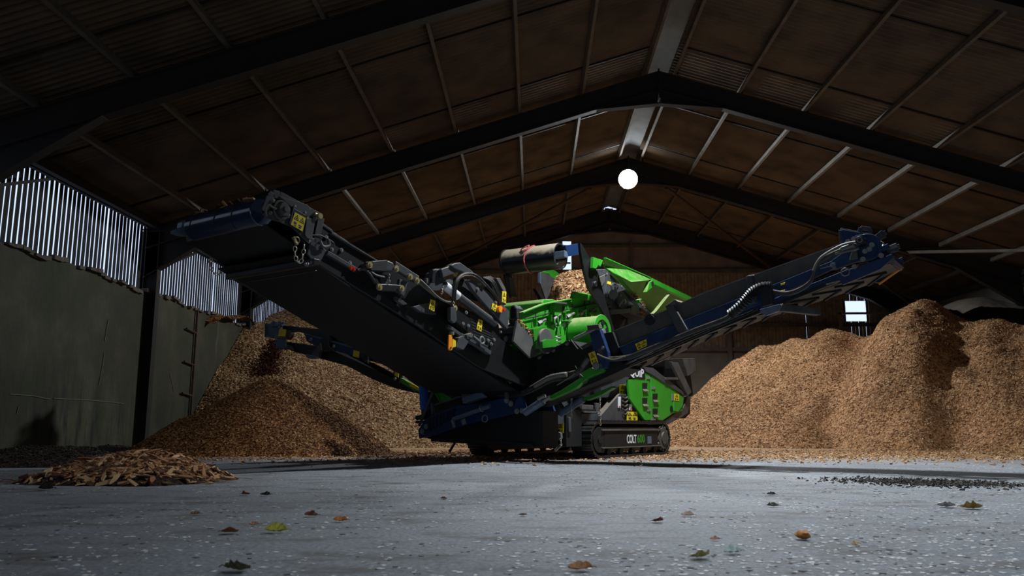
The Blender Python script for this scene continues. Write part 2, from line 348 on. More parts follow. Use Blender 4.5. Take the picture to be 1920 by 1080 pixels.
# eaves rail beams along both walls, roof bracing in the last bay
for x, nm in ((XL+.15, 'l'), (XR-.15, 'r')):
    struct(MB().box((x, (Y0+Y1)/2, 5.22), (.12, Y1-Y0, .14)).build('trim_%d' % tn, 'darksteel')); tn += 1
for a, bb in (((XA-1.2, 25.0, 8.05), (-3.6, 31.0, 6.6)), ((XA+1.2, 25.0, 8.05), (9.2, 31.0, 6.6))):
    struct(MB().cyl(a, bb, .055, 8).build('trim_%d' % tn, 'rust', smooth=True)); tn += 1
for a, bb in (((14.9, 18.6, 4.6), (11.5, 25, 5.9)), ((9.5, 25.0, 6.0), (15.0, 31, 4.7))):
    struct(MB().cyl(a, bb, .05, 8).build('trim_%d' % tn, 'purlin', smooth=True)); tn += 1
for y in (12.1, 18.5, 24.85):      # short knee struts from the posts to the eaves rail
    for s_ in (1,):
        struct(MB().bar((XL+.3, y+.1, 4.3), (XL+.25, y+1.9, 5.0), .05, .05).build('trim_%d' % tn, 'darksteel')); tn += 1
# left wall: stained cast concrete, then spaced boarding
wm = bpy.data.materials.new('stained_concrete_wall'); wm.use_nodes = True; nt = wm.node_tree; L = nt.links.new; b = nt.nodes['Principled BSDF']; tc = nt.nodes.new('ShaderNodeTexCoord')
base = ramp(nz(.5, 6, .6), [(.32, (.018, .019, .009)), (.5, (.052, .047, .026)), (.68, (.10, .095, .062))])
alg = ramp(nz(.9, 7, .7, (1, 1, .5)), [(.45, (0, 0, 0)), (.66, (1, 1, 1))])
c1 = mix(base, (.026, .034, .009), alg)
pale = ramp(nz(1.5, 7, .7, (1, 1.6, .3)), [(.60, (0, 0, 0)), (.72, (.5, .5, .5))])
c2_ = mix(c1, (.12, .12, .115), pale)
drip = ramp(nz(2.2, 8, .75, (1, 2.4, .25)), [(.50, (0, 0, 0)), (.62, (1, 1, 1))])
sx = nt.nodes.new('ShaderNodeSeparateXYZ'); L(tc.outputs['Object'], sx.inputs[0])
low = nt.nodes.new('ShaderNodeMapRange'); low.inputs[1].default_value = 2.2; low.inputs[2].default_value = .7; L(sx.outputs['Z'], low.inputs[0])
dl_ = nt.nodes.new('ShaderNodeMath'); dl_.operation = 'MULTIPLY'; L(drip, dl_.inputs[0]); L(low.outputs[0], dl_.inputs[1])
c3 = mix(c2_, (.012, .013, .010), dl_.outputs[0])
L(c3, b.inputs['Base Color']); b.inputs['Roughness'].default_value = .8
bp = nt.nodes.new('ShaderNodeBump'); bp.inputs['Strength'].default_value = .4; bp.inputs['Distance'].default_value = .03; L(nz(9, 9, .7), bp.inputs['Height']); L(bp.outputs[0], b.inputs['Normal'])
M['wallconc'] = wm
# concrete with an uneven broken top edge, one panel per bay
mb = MB(); ys = np.arange(Y0, Y1+.01, .2)
prof = [3.66+.035*math.sin(y*1.7)+.03*math.sin(y*5.1+1)+.02*random.random() for y in ys]
pts = [(XL, Y0, 0)]+[(XL, y, z) for y, z in zip(ys, prof)]+[(XL, Y1, 0)]
mb.prism(pts, (-.25, 0, 0)); wl = struct(mb.build('wall_left', 'wallconc'))
mb = MB()
for y, z in zip(ys, prof):
    if random.random() < .75: mb.box((XL+.0, y, z-.01), (.10+.12*random.random(), .16+.2*random.random(), .04+.05*random.random()), Matrix.Rotation(random.uniform(-.2, .2), 3, 'X'))
mb.build('ledge_rubble', 'backconc', wl)
mb = MB()
for pts in (((203, 598), (199, 618), (196, 640)), ((195, 662), (191, 690), (185, 722)), ((18, 739), (60, 742), (95, 749)), ((100, 747), (160, 750), (200, 753), (232, 757)), ((34, 762), (31, 776)), ((386, 722), (388, 740)), ((318, 700), (326, 735))):
    P = [(lambda d: Vector((0, 0, H))+d*((XL+.004)/d.x))(ray(x, y)) for x, y in pts]
    for a_, c in zip(P[:-1], P[1:]): mb.bar(a_, c, .012, .022, (1, 0, 0))
mb.build('pale_scratches', 'cladding', wl)
mb = MB(); y = Y0
while y < Y1:
    wdt = .104+random.uniform(-.010, .010); tilt = random.uniform(-.008, .008)
    if random.random() < .03: wdt -= .03
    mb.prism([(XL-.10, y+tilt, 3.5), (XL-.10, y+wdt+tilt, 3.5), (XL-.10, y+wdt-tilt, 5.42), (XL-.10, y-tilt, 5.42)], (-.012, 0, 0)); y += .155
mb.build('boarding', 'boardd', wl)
mb = MB(); mb.box((XL-.03, (Y0+Y1)/2, 5.27), (.08, Y1-Y0, .22))
mb.build('eaves_board', 'boardd', wl)
# right wall, front wall (behind the camera, with its big doorway), back wall
struct(MB().box((XR+.12, (Y0+Y1)/2, 2.8), (.24, Y1-Y0, 5.6)).build('wall_right', 'backconc'))
mb = MB()
mb.prism([(XL, Y0, 0), (-4.0, Y0, 0), (-4.0, Y0, 4.6), (2.0, Y0, 4.6), (2.0, Y0, 0), (XR, Y0, 0), (XR, Y0, roofz(XR)), (XA, Y0, ZA), (XL, Y0, roofz(XL))], (0, -.2, 0)); struct(mb.build('wall_front', 'cladding'))
mb = MB(); mb.box(((XL+XR)/2, Y1+.1, 1.75), (XR-XL, .2, 3.5)); wb = struct(mb.build('wall_back', 'backconc'))
OPEN = [(1.22, 1.45, 5.9, 7.85), (12.25, 13.05, 4.6, 5.40)]     # openings in the gable cladding
mb = MB(); x = XL
def inopen(x0, x1): return [o for o in OPEN if x1 > o[0] and x0 < o[1]]
while x < XR:
    w = .128; segs = [(3.45, 6.62)]
    if abs(x-10.62) < .06: w = .06
    for o in inopen(x, x+w): segs = [(3.45, min(o[2], 6.62))] + ([(o[3], 6.62)] if o[3] < 6.62 else [])
    for z0, z1 in segs: mb.box((x+w/2, Y1+.12+(.012 if int(x*7) % 2 else 0), (z0+z1)/2), (w, .02, z1-z0))
    x += .14
mb.build('boarding', 'board', wb)
mb = MB()
mb.box(((XL+10.62)/2, Y1+.19, 5.0), (10.62-XL, .02, 3.4)); mb.v = mb.v    # felt behind the boards left of the open slit
mb = MB()
for x0, x1 in ((XL, OPEN[0][0]), (OPEN[0][1], 10.62), (10.70, OPEN[1][0]), (OPEN[1][1], XR)): mb.box(((x0+x1)/2, Y1+.2, 5.05), (x1-x0, .02, 3.3))
mb.build('backing', 'deep', wb)
mb = MB(); n = 0; x = XL
while x < XR-.1:
    w = .17; zt = min(roofz(x), roofz(x+w))+.1; z0 = 6.62; hit = inopen(x, x+w)
    dz = .02 if n % 2 else 0
    if zt > z0:
        if hit and hit[0][3] > z0: 
            if zt > hit[0][3]: mb.box((x+w/2, Y1+.05+dz, (hit[0][3]+zt)/2), (w, .03, zt-hit[0][3]))
        else: mb.box((x+w/2, Y1+.05+dz, (z0+zt)/2), (w, .03, zt-z0))
    x += w; n += 1
mb.build('gable_cladding', 'cladding', wb)
mb = MB()
for z in (3.5, 4.45, 6.6): mb.box(((XL+XR)/2, Y1-.06, z), (XR-XL, .10, .14))
mb.box((XA+.6, Y1-.06, 7.62), (7.5, .08, .09))
mb.box((3.9, Y1-.08, 6.0), (.12, .08, 3.6)); mb.box((7.6, Y1-.1, 2.4), (.16, .12, 4.2))
mb.build('sheeting_rail', 'purlin', wb)
mb = MB(); mb.box((11.9, Y1-.12, 4.8), (.12, .08, 1.2)); mb.box((12.7, Y1-.12, 4.88), (1.8, .08, .08)); mb.box((1.28, Y1-.02, 6.95), (.45, .06, .06)); mb.box((1.28, Y1-.02, 6.35), (.45, .06, .06))
mb.build('opening_frame', 'board', wb)
# rungs fixed to the left wall
ld = thing('wall_ladder', 'rusty upright pole with three stub rungs fixed to the stained left wall', 'ladder', (XL+.06, 21.2, 0))
MB().cyl((0, 0, .1), (0, 0, 3.62), .035, 8).build('pole', 'rust', ld, smooth=True)
for z in (1.35, 2.15, 3.0): MB().cyl((0, 0, z), (0, -.62, z+.05), .025, 8).build('rung', 'rust', ld, smooth=True)
MB().cyl((0, 0, 3.0), (.02, -.6, 3.1), .02, 6)
# lamps
def lamp(loc, aim, label, strength):
    t = thing('floodlight', label, 'lamp', loc); t.rotation_euler = (Vector(aim)-Vector(loc)).to_track_quat('-Z', 'Y').to_euler()
    MB().cyl((0, 0, .02), (0, 0, .16), .30, 28, .13).cyl((0, 0, .16), (0, 0, .30), .10, 16).build('housing', 'darksteel', t, smooth=True)
    MB().torus((0, 0, .02), .30, .02, (0, 0, 1), n=28).build('rim', 'steel', t, smooth=True)
    e = bpy.data.materials.new('lamp_lens'); e.use_nodes = True; q = e.node_tree.nodes['Principled BSDF']; q.inputs['Emission Color'].default_value = (.93, .98, 1, 1); q.inputs['Emission Strength'].default_value = strength
    MB().cyl((0, 0, 0), (0, 0, .02), .29, 28).build('lens', e, t)
    MB().bar((-.3, 0, .1), (-.3, 0, .42), .03, .04).bar((.3, 0, .1), (.3, 0, .42), .03, .04).bar((-.3, 0, .42), (.3, 0, .42), .03, .04).build('bracket', 'darksteel', t)
lamp((KEY[0], KEY[1], KEY[2]+.12), (2.6, 12.6, 0), 'round floodlight hung under the roof ridge above the machine, just out of frame', 12)
lamp((MID[0], MID[1]+.1, MID[2]), (2.0, 0, 2), 'glowing round floodlight under the ridge of the middle rafter', 80)
lamp((NEAR[0], NEAR[1], NEAR[2]+.12), (2.6, 4.6, 0), 'round floodlight hung under the ridge nearest the camera, out of frame', 8)
# ================================================================== HEAPS
def fbm(x, y, sc_, seed=0, oct_=4):
    out = np.zeros_like(x); a = 1.; r = np.random.default_rng(seed)
    for o in range(oct_):
        for k in range(4):
            th = r.uniform(0, 6.28); ph = r.uniform(0, 6.28); f = sc_*(2**o)*r.uniform(.7, 1.3)
            out += a*np.sin((x*math.cos(th)+y*math.sin(th))*f+ph)*.25
        a *= .55
    return out
def heap_height(x, y, cones, k=.35, seed=0, amp=.12, grooves=()):
    x = np.asarray(x, float); y = np.asarray(y, float); acc = np.zeros_like(x)
    wx = x+.35*fbm(x, y, .9, seed+5); wy = y+.35*fbm(x, y, .9, seed+9)
    for cx, cy, h, s in cones:
        d = np.sqrt((wx-cx)**2+(wy-cy)**2+.35); acc += np.exp((h-s*d)/k)
    z = k*np.log(acc+1e-9)
    for (ax, ay, bx, by, dep, wd_) in grooves:
        t = np.clip(((x-ax)*(bx-ax)+(y-ay)*(by-ay))/((bx-ax)**2+(by-ay)**2), 0, 1.15); d = np.hypot(wx-ax-t*(bx-ax), wy-ay-t*(by-ay))
        z = z-dep*np.exp(-(d/wd_)**2)
    z = z+amp*fbm(x, y, 1.6, seed, 5)*np.clip(z/1.0, 0, 1)
    return z
def heap(name, m, cones, x0, x1, y0, y1, step, label, cat, nchips, csize, cm, **kw):
    xs = np.arange(x0, x1+step, step); ys = np.arange(y0, y1+step, step); X, Y = np.meshgrid(xs, ys)
    Z = heap_height(X, Y, cones, **kw); Z += rng.normal(0, step*.10, Z.shape)*(Z > .05)
    Z = np.maximum(Z, -.05); ny, nx = X.shape
    V = np.stack([X, Y, Z], -1).reshape(-1, 3)
    idx = np.arange(ny*nx).reshape(ny, nx); keep = (np.maximum.reduce([Z[:-1, :-1], Z[1:, :-1], Z[:-1, 1:], Z[1:, 1:]]) > -.04)
    q = np.stack([idx[:-1, :-1], idx[:-1, 1:], idx[1:, 1:], idx[1:, :-1]], -1)[keep]
    used = np.unique(q); remap = -np.ones(ny*nx, int); remap[used] = np.arange(len(used))
    me = bpy.data.meshes.new(name); me.from_pydata(V[used].tolist(), [], remap[q].tolist()); me.shade_smooth()
    me.materials.append(M[m]); me.materials.append(M[cm])
    # individual chips lying on the surface, part of the same heap
    o = bpy.data.objects.new(name, me); col.objects.link(o)
    tag(o, label, cat, kind='stuff')
    if nchips:
        px = rng.uniform(x0, x1, nchips*3); py = rng.uniform(y0, y1, nchips*3); pz = heap_height(px, py, cones, **kw)
        e = .08; gx = (heap_height(px+e, py, cones, **kw)-pz)/e; gy = (heap_height(px, py+e, cones, **kw)-pz)/e
        ok = (pz > .0) & (gy > -.25); px, py, pz, gx, gy = [a[ok][:nchips] for a in (px, py, pz, gx, gy)]
        vv, ff = chips(px, py, pz+.012, gx, gy, csize)
        mc = bpy.data.meshes.new(name+'_loose'); mc.from_pydata(vv.tolist(), [], ff.tolist()); mc.materials.append(M[cm])
        c = bpy.data.objects.new('loose_chips', mc); c.parent = o; c['kind'] = 'stuff'; col.objects.link(c)
    return o
def chips(px, py, pz, gx, gy, size, asp=.45, tilt=.45, thick=.16):
    n = len(px); a = rng.uniform(0, 2*math.pi, n); ln = size*rng.uniform(.4, 1.3, n); w = ln*asp*rng.uniform(.5, 1.4, n)
    nrm = np.stack([-gx+rng.normal(0, tilt, n), -gy+rng.normal(0, tilt, n), np.ones(n)], -1); nrm /= np.linalg.norm(nrm, axis=1)[:, None]
    t = np.stack([np.cos(a), np.sin(a), np.zeros(n)], -1); t -= nrm*(t*nrm).sum(1)[:, None]; t /= np.linalg.norm(t, axis=1)[:, None]; bb = np.cross(nrm, t)
    c = np.stack([px, py, pz], -1); h = (w*thick)[:, None]
    P = [c+t*(sx_*ln/2)[:, None]*k+bb*(sy_*w/2)[:, None]+nrm*h*sz_ for sz_ in (-1, 1) for sx_, sy_, k in ((-1, -1, 1), (1, -.6, 1), (1.1, .7, 1), (-.8, 1, 1)) for sx_, sy_ in ((np.full(n, sx_), np.full(n, sy_)),)]
    V = np.stack(P, 1).reshape(-1, 3); b0 = (np.arange(n)*8)[:, None]
    faces = [(3, 2, 1, 0), (4, 5, 6, 7), (0, 1, 5, 4), (1, 2, 6, 5), (2, 3, 7, 6), (3, 0, 4, 7)]
    Fc = np.concatenate([b0+np.array(f)[None] for f in faces], 0)
    return V, Fc
R_CONES = [(8.2, 26.7, 3.85, .70), (6.7, 26.4, 2.7, .68), (9.9, 26.6, 4.2, .70), (11.2, 24.9, 4.35, .82), (12.1, 24.4, 5.05, .86), (12.9, 26.5, 4.7, .8), (15.6, 22.3, 5.0, .84), (16.5, 19.6, 4.4, .78)]
heap('wood_chip_heap', 'chips', R_CONES, 2.6, XR-.02, 15.2, Y1-.2, .075, 'tall rolling heap of tan wood chips filling the right side of the barn', 'wood chips', 60000, .045, 'chipi', seed=3, amp=.20, k=.13, grooves=((10.5, 25.4, 7.7, 21.6, .50, .55), (13.5, 25, 10.3, 20.3, .6, .6), (7.6, 26.5, 5.2, 22.8, .3, .4)))
L_CONES = [(-7.9, 28.0, 5.2, .74), (-6.6, 28.4, 4.75, .70), (-5.0, 27.6, 3.9, .66), (-8.9, 25.6, 4.3, .80), (-3.4, 27.2, 3.2, .62)]
heap('wood_chip_heap', 'chipsbig', L_CONES, XL+.02, 1.0, 19.5, Y1-.2, .075, 'pale brown wood chip heap against the left wall behind the conveyors', 'wood chips', 42000, .06, 'chipi', seed=11, amp=.10)
C_CONES = [(-5.78, 17.5, 1.95, .78), (-5.0, 17.2, 1.45, .75), (-6.6, 17.5, 1.15, .62)]
heap('fresh_chip_heap', 'chipsfresh', C_CONES, XL+.3, -2.7, 14.5, 20.6, .04, 'fresh orange brown cone of wood chips under the small left conveyor', 'wood chips', 26000, .042, 'chipi2', seed=21, amp=.05, k=.15)
heap('bark_litter', 'fines', [(-8.3, 13.2, .40, .30), (-7.6, 14.8, .30, .25), (-8.9, 11.4, .5, .35), (-6.9, 12.2, .25, .22), (-8.7, 17.0, .4, .4), (-7.4, 13.4, .3, .2)], XL+.02, -5.8, 9.4, 19, .05, 'dark bark litter lying along the foot of the left wall', 'litter', 3000, .05, 'darkbit', seed=31, amp=.06, k=.08)
heap('chip_ledge', 'chipsfresh', [(XL-.1, 24.3, 4.18, .5), (XL-.1, 22.9, 4.02, .6)], XL-.08, XL+.28, 21.9, 25.6, .03, 'rusty red chips heaped on top of the left wall by the post', 'wood chips', 500, .05, 'chipi2', seed=41, amp=.05, k=.08)
o = heap('grey_mound', 'backconc', [(14.1, 25.9, 4.85, .45)], 12.9, XR-.04, 24.4, 28.6, .08, 'pale grey dusty mound behind the right chip heap', 'mound', 0, .05, 'chipi', seed=43, amp=.06)
# falling stream of chips from the left conveyor
n = 2600; t = rng.uniform(0, 1, n)**.8; cx = -5.62-.22*t+rng.normal(0, 1, n)*(.06+.12*t); cy = 17.55+rng.normal(0, .16, n); cz = 2.42-.75*t+rng.normal(0, .03, n)
vv, ff = chips(cx, cy, cz, rng.normal(0, 2, n), rng.normal(0, 2, n), .045); me = bpy.data.meshes.new('falling_chips'); me.from_pydata(vv.tolist(), [], ff.tolist()); me.materials.append(M['fall'])
o = bpy.data.objects.new('falling_chips', me); col.objects.link(o); tag(o, 'dark red stream of wood chips falling off the left conveyor', 'falling chips', kind='stuff')
# loose chips on the floor around the heaps
n = 16000; px = rng.uniform(-7, 14, n); py = 15+rng.exponential(1.0, n)*-1+rng.uniform(0, 5, n); k = (py > 11.3) & (py < 21.5); px, py = px[k], py[k]; z0 = np.full(len(px), .010)
vv, ff = chips(px, py, z0, np.zeros(len(px)), np.zeros(len(px)), .05); me = bpy.data.meshes.new('scattered_chips'); me.from_pydata(vv.tolist(), [], ff.tolist()); me.materials.append(M['chipi'])
o = bpy.data.objects.new('scattered_chips', me); col.objects.link(o); tag(o, 'loose wood chips strewn over the floor around the heaps and tracks', 'wood chips', kind='stuff')
# pale flecks and dark bits on the concrete
def strew(name, m, n, size, label, cat, right):
    Yd = rng.uniform(0, 1, n)**1.3*10.5+2.3; u = rng.uniform(-.66, .64, n)
    kk = rng.uniform(0, 1, n) < (.30+.7*np.clip((u+.25)/.6, 0, 1) if right else np.ones(n)); Yd, u = Yd[kk], u[kk]
    cl = fbm(Yd*1.5, u*Yd*1.5, 1.2, 77) > -.25; Yd, u = Yd[cl], u[cl]; m_ = len(Yd)
    vv, ff = chips(u*Yd, Yd, np.full(m_, .0015), np.zeros(m_), np.zeros(m_), size, .75, tilt=.0, thick=.03)
    me = bpy.data.meshes.new(name); me.from_pydata(vv.tolist(), [], ff.tolist()); me.materials.append(M[m]); o = bpy.data.objects.new(name, me); col.objects.link(o); tag(o, label, cat, kind='stuff')
strew('floor_grit', 'fleck', 17000, .021, 'pale flecks of grit and straw scattered over the grey floor', 'grit', True)
strew('floor_crumbs', 'darkbit', 260, .018, 'small dark crumbs of bark scattered over the grey floor', 'crumbs', False)
# low dark smear of bark on the right of the floor
n = 1500; a = rng.normal(0, 1, (n, 2)); px = 3.95+a[:, 0]*.42; py = 8.35+a[:, 1]*.33-(px-3.95)*.25
vv, ff = chips(px, py, np.full(n, .006), rng.normal(0, .2, n), rng.normal(0, .2, n), .035); me = bpy.data.meshes.new('bark_patch'); me.from_pydata(vv.tolist(), [], ff.tolist()); me.materials.append(M['darkbit'])
o = bpy.data.objects.new('bark_patch', me); col.objects.link(o); tag(o, 'dark patch of fine bark crumbs on the floor at the right', 'crumbs', kind='stuff')
# --- coarse split wood heap, foreground left
S_C = [(-4.12, 8.72, .56, .50), (-4.6, 8.75, .30, .32), (-3.75, 8.6, .30, .36)]
kwS = dict(k=.06, seed=51, amp=.03)
heap('coarse_heap_core', 'fines', S_C, -5.6, -2.9, 7.6, 10.0, .04, 'dark litter packed inside the low heap of split wood', 'litter', 0, .05, 'slab', **kwS)
def splinter(k):
    r = random.Random(k); l = r.uniform(.09, .2) if k % 3 else r.uniform(.18, .28); w = r.uniform(.02, .06); h = r.uniform(.006, .016); n = 5; vs = []
    for i in range(n):
        t = i/(n-1); ww = w*(1-.75*abs(2*t-1)**2)*r.uniform(.8, 1.2); off = r.uniform(-.15, .15)*w; bow = .03*l*math.sin(t*3.1)
        vs += [(l*(t-.5), off-ww/2, bow-h/2), (l*(t-.5), off+ww/2, bow-h/2*r.uniform(.3, 1)), (l*(t-.5), off+ww/2*.9, bow+h/2), (l*(t-.5), off-ww/2, bow+h/2*r.uniform(.4, 1.3))]
    fs = [(i*4+j, i*4+(j+1) % 4, i*4+4+(j+1) % 4, i*4+4+j) for i in range(n-1) for j in range(4)]+[(3, 2, 1, 0), tuple(range(4*n-4, 4*n))]
    me = bpy.data.meshes.new('wood_splinter'); me.from_pydata(vs, [], fs); me.materials.append(M['slab']); return me
SM = [splinter(k) for k in range(12)]
n = 2600; px = rng.normal(-4.12, .42, n); py = rng.normal(8.55, .36, n); pz = heap_height(px, py, S_C, **kwS); k = pz > .01; px, py, pz = px[k], py[k], pz[k]
gx = (heap_height(px+.05, py, S_C, **kwS)-pz)/.05; gy = (heap_height(px, py+.05, S_C, **kwS)-pz)/.05
vv, ff = chips(px, py, pz+.005, gx, gy, .13, .3, tilt=.25); me = bpy.data.meshes.new('small_splinters'); me.from_pydata(vv.tolist(), [], ff.tolist()); me.materials.append(M['slab'])
o = bpy.data.objects.new('small_splinters', me); col.objects.link(o); tag(o, 'smaller wood splinters filling the low coarse heap at the left front', 'wood splinters', kind='stuff')
for i in range(300):
    for _ in range(50):
        if i < 215:
            x = random.gauss(-4.12, .36); y = random.gauss(8.45, .27)
        else:
            x = random.uniform(-5.4, -2.9); y = 8.05+random.gauss(0, .20)+(.15 if x > -3.4 else 0)
        z = max(float(heap_height(np.array([x]), np.array([y]), S_C, **kwS)[0]), 0.)
        if y < 8.85: break
    e = .05; gx = (max(float(heap_height(np.array([x+e]), np.array([y]), S_C, **kwS)[0]), 0)-z)/e; gy = (max(float(heap_height(np.array([x]), np.array([y+e]), S_C, **kwS)[0]), 0)-z)/e
    nrm = Vector((-gx, -gy, 1)).normalized()
    if z > .03: nrm = (nrm+Vector((random.gauss(0, .3), random.gauss(0, .3), 0))).normalized()
    o = bpy.data.objects.new('wood_splinter', SM[i % 12]); o.location = (x, y, z+.015+(.012 if z > .03 else 0)); o.rotation_mode = 'QUATERNION'
    o.rotation_quaternion = nrm.to_track_quat('Z', 'X') @ Matrix.Rotation(random.uniform(0, 6.28), 3, 'Z').to_quaternion()
    s_ = random.uniform(.7, 1.1) if z > .03 else random.uniform(.45, .8); o.scale = (s_, s_, s_)
    col.objects.link(o); 
    if z > .03: tag(o, 'split wood splinter in the low coarse heap at the left front', 'wood splinter', 'wood splinters of the low coarse heap')
    else: tag(o, 'loose wood splinter lying flat on the floor around the low coarse heap', 'wood splinter', 'loose splinters around the coarse heap')
# --- leaves and single bits on the floor
def leaf(x, y, size, c, label, cat='leaf', shape='leaf'):
    p = on_floor(x, y); key = 'leaf_%d_%d' % (x, y); m = mat('litter_colour', c, .7, noise=.4, nscale=40)
    r = random.Random(x); mb = MB()
    if shape == 'leaf':
        n = 10; vs = []; top = []
        for i in range(n):
            t = i/(n-1); w = size*.36*math.sin(math.pi*min(1, t*.97+.02))**.8; xx = size*(t-.5); lift = size*(.10*(2*t-1)**2+r.uniform(0, .07))
            vs += [(xx, -w*r.uniform(.7, 1.1), lift+.25*w), (xx, 0, lift*.6+.002), (xx, w*r.uniform(.6, 1.0), lift+w*r.uniform(.6, 1.1))]
        fs = [(i*3+j, i*3+j+1, i*3+j+4, i*3+j+3) for i in range(n-1) for j in (0, 1)]
        mb.add(vs, fs); mb.tube([(size*.45, 0, .10*size), (size*.60, .01*size, .14*size), (size*.70, .06*size, .08*size)], size*.02, 5)
    else:
        n = 9; m_ = 6; vs = []
        for i in range(m_+1):
            ph = math.pi*i/m_
            for k in range(n):
                a = 2*math.pi*k/n; q = r.uniform(.8, 1.15); vs.append((size*.5*math.sin(ph)*math.cos(a)*q, size*.36*math.sin(ph)*math.sin(a)*q, size*.24*(1-math.cos(ph)*q)))
        mb.add(vs, [(i*n+k, i*n+(k+1) % n, (i+1)*n+(k+1) % n, (i+1)*n+k) for i in range(m_) for k in range(n)])
    o = mb.build({'leaf': 'fallen_leaf'}.get(shape, 'wood_lump'), m, smooth=(shape != 'leaf')); o.location = (p.x, p.y, .004); o.rotation_euler = (0, 0, r.uniform(-.6, .6)+(0 if r.random() < .5 else 3.1))
    if shape == 'leaf': sd = o.modifiers.new('thick', 'SOLIDIFY'); sd.thickness = .0015
    tag(o, label, cat)
BR, OR, YG, TN = (.20, .08, .03), (.65, .26, .06), (.60, .60, .08), (.40, .26, .15)
leaf(1505, 1012, .085, (.62, .25, .05), 'orange nut-like lump on the floor in the right foreground', 'wood lump', 'lump')
leaf(1313, 1048, .10, (.55, .50, .18), 'yellow green curled leaf on the floor in the right foreground')
leaf(1374, 1039, .09, (.50, .62, .55), 'pale mint green scrap of leaf beside the yellow green leaf')
leaf(1341, 1014, .05, (.50, .20, .12), 'small reddish scrap above the pale green scrap')
leaf(1088, 1071, .095, (.45, .20, .07), 'brown leaf at the very bottom edge in the middle')
leaf(638, 979, .085, OR, 'orange brown upright curled leaf left of centre')
leaf(517, 999, .12, YG, 'bright yellow green leaf on the left floor')
leaf(431, 1001, .085, (.30, .12, .05), 'brown leaf left of the bright yellow green leaf')
leaf(476, 986, .055, (.45, .20, .09), 'tiny rust coloured leaf above the yellow green leaf')
leaf(366, 966, .06, (.34, .15, .07), 'lone rust brown leaf at the far left of the open floor')
leaf(583, 969, .085, BR, 'dark brown curled leaf left of the orange upright leaf')
leaf(461, 929, .085, (.40, .15, .06), 'orange brown leaf standing up below the cone heap')
leaf(497, 930, .09, (.03, .025, .02), 'black scrap of bark right of the orange brown standing leaf', 'bark scrap')
leaf(1233, 980, .08, (.28, .09, .05), 'dark red curled leaf right of centre')
leaf(1289, 969, .08, (.60, .42, .32), 'pale pinkish tan chip right of the dark red leaf', 'wood chip')
leaf(981, 968, .05, (.45, .28, .16), 'small tan chip near the middle of the floor', 'wood chip')
leaf(832, 937, .06, (.40, .18, .08), 'small rusty leaf in front of the chassis shadow')
leaf(1822, 955, .15, (.55, .38, .10), 'yellow brown leaf cluster on the floor at the right edge')
leaf(1775, 952, .12, (.55, .53, .48), 'pale crumpled scrap beside the yellow brown leaf cluster', 'scrap')
leaf(1450, 951, .08, (.05, .05, .03), 'dark leaf fragment on the right middle floor')
leaf(1446, 929, .07, (.02, .02, .02), 'small black bark crumb above the dark leaf fragment', 'bark scrap')
leaf(85, 919, .16, (.03, .02, .02), 'flat black bark piece in front of the split wood heap', 'bark scrap')
leaf(445, 1072, .12, (.14, .12, .05), 'dark olive leaf at the bottom left edge of the floor')
leaf(1605, 1024, .05, (.55, .36, .15), 'small orange tan chip right of the nut-like lump', 'wood chip')
# ================================================================== THE MACHINE
TH = math.radians(34); O = Vector((.9, 15.4, 0))
W = Vector((math.cos(TH), -math.sin(TH), 0)); R = Vector((math.sin(TH), math.cos(TH), 0)); C0 = Vector((0, 0, H))
def loc_(v): v = v-O; return Vector((v.dot(W), v.dot(R), v.z))
def aw(x, y, w): d = ray(x, y); return loc_(C0+d*((w-(C0-O).dot(W))/d.dot(W)))     # point on the machine's side plane w
def ar(x, y, r): d = ray(x, y); return loc_(C0+d*((r-(C0-O).dot(R))/d.dot(R)))     # point on its cross plane r
mc = thing('screening_machine', 'green and black tracked wood screening machine with three conveyors in the middle of the barn', 'machine', O, -TH)
def PW(mb, pts, w, t=.02): return mb.prism([aw(x, y, w) for x, y in pts], (-t, 0, 0))
def PR(mb, pts, r, t=.02): return mb.prism([ar(x, y, r) for x, y in pts], (0, t, 0))
def pw(name, m, pts, w, t=.02, parent=mc, bevel=.004, **k): return PW(MB(), pts, w, t).build(name, m, parent, bevel, **k)
def pr(name, m, pts, r, t=.02, parent=mc, bevel=.004, **k): return PR(MB(), pts, r, t).build(name, m, parent, bevel, **k)
def sticker(fn, pts, plane, parent=mc, tall=True):
    """yellow warning label: pts are its four corners tl, tr, br, bl"""
    out = Vector((1, 0, 0)) if fn is aw else Vector((0, -1, 0)); P = [fn(x, y, plane)+out*.004 for x, y in pts]
    s_ = MB().prism(P, -out*.004).build('warning_sticker', 'yellow', parent)
    tl, tr, br, bl = P
    def uv(u, v_): return tl.lerp(tr, u).lerp(bl.lerp(br, u), v_)+out*.002
    k = MB(); cells = [(.5, .30, .32)] if tall else [(.27, .32, .22), (.75, .32, .22)]
    for cu, cv, s in cells:
        sv = s*(.75 if tall else 1.1)
        outer = [(cu, cv-sv), (cu+s, cv+sv*.75), (cu-s, cv+sv*.75)]; inner = [(cu, cv-sv*.55), (cu+s*.62, cv+sv*.52), (cu-s*.62, cv+sv*.52)]
        for i in range(3):
            j = (i+1) % 3; k.prism([uv(*outer[i]), uv(*outer[j]), uv(*inner[j]), uv(*inner[i])], -out*.001)
        k.prism([uv(cu-s*.18, cv+.0), uv(cu+s*.18, cv-.02), uv(cu+s*.25, cv+sv*.38), uv(cu-s*.2, cv+sv*.38)], -out*.001)
    for (a, b_, c, d) in ((.15, .66, .38, .82), (.55, .70, .85, .78), (.62, .82, .8, .93), (.2, .88, .42, .94)):
        k.prism([uv(a, b_), uv(c, b_), uv(c, d), uv(a, d)], -out*.001)
    k.build('pictogram', 'ink', s_)
    return s_
def bolt(mb, p, ax, r=.018, h=.015): 
    p = Vector(p); ax = Vector(ax); mb.cyl(p, p+ax*h, r, 6); mb.cyl(p-ax*.001, p+ax*h*.3, r*1.5, 12)
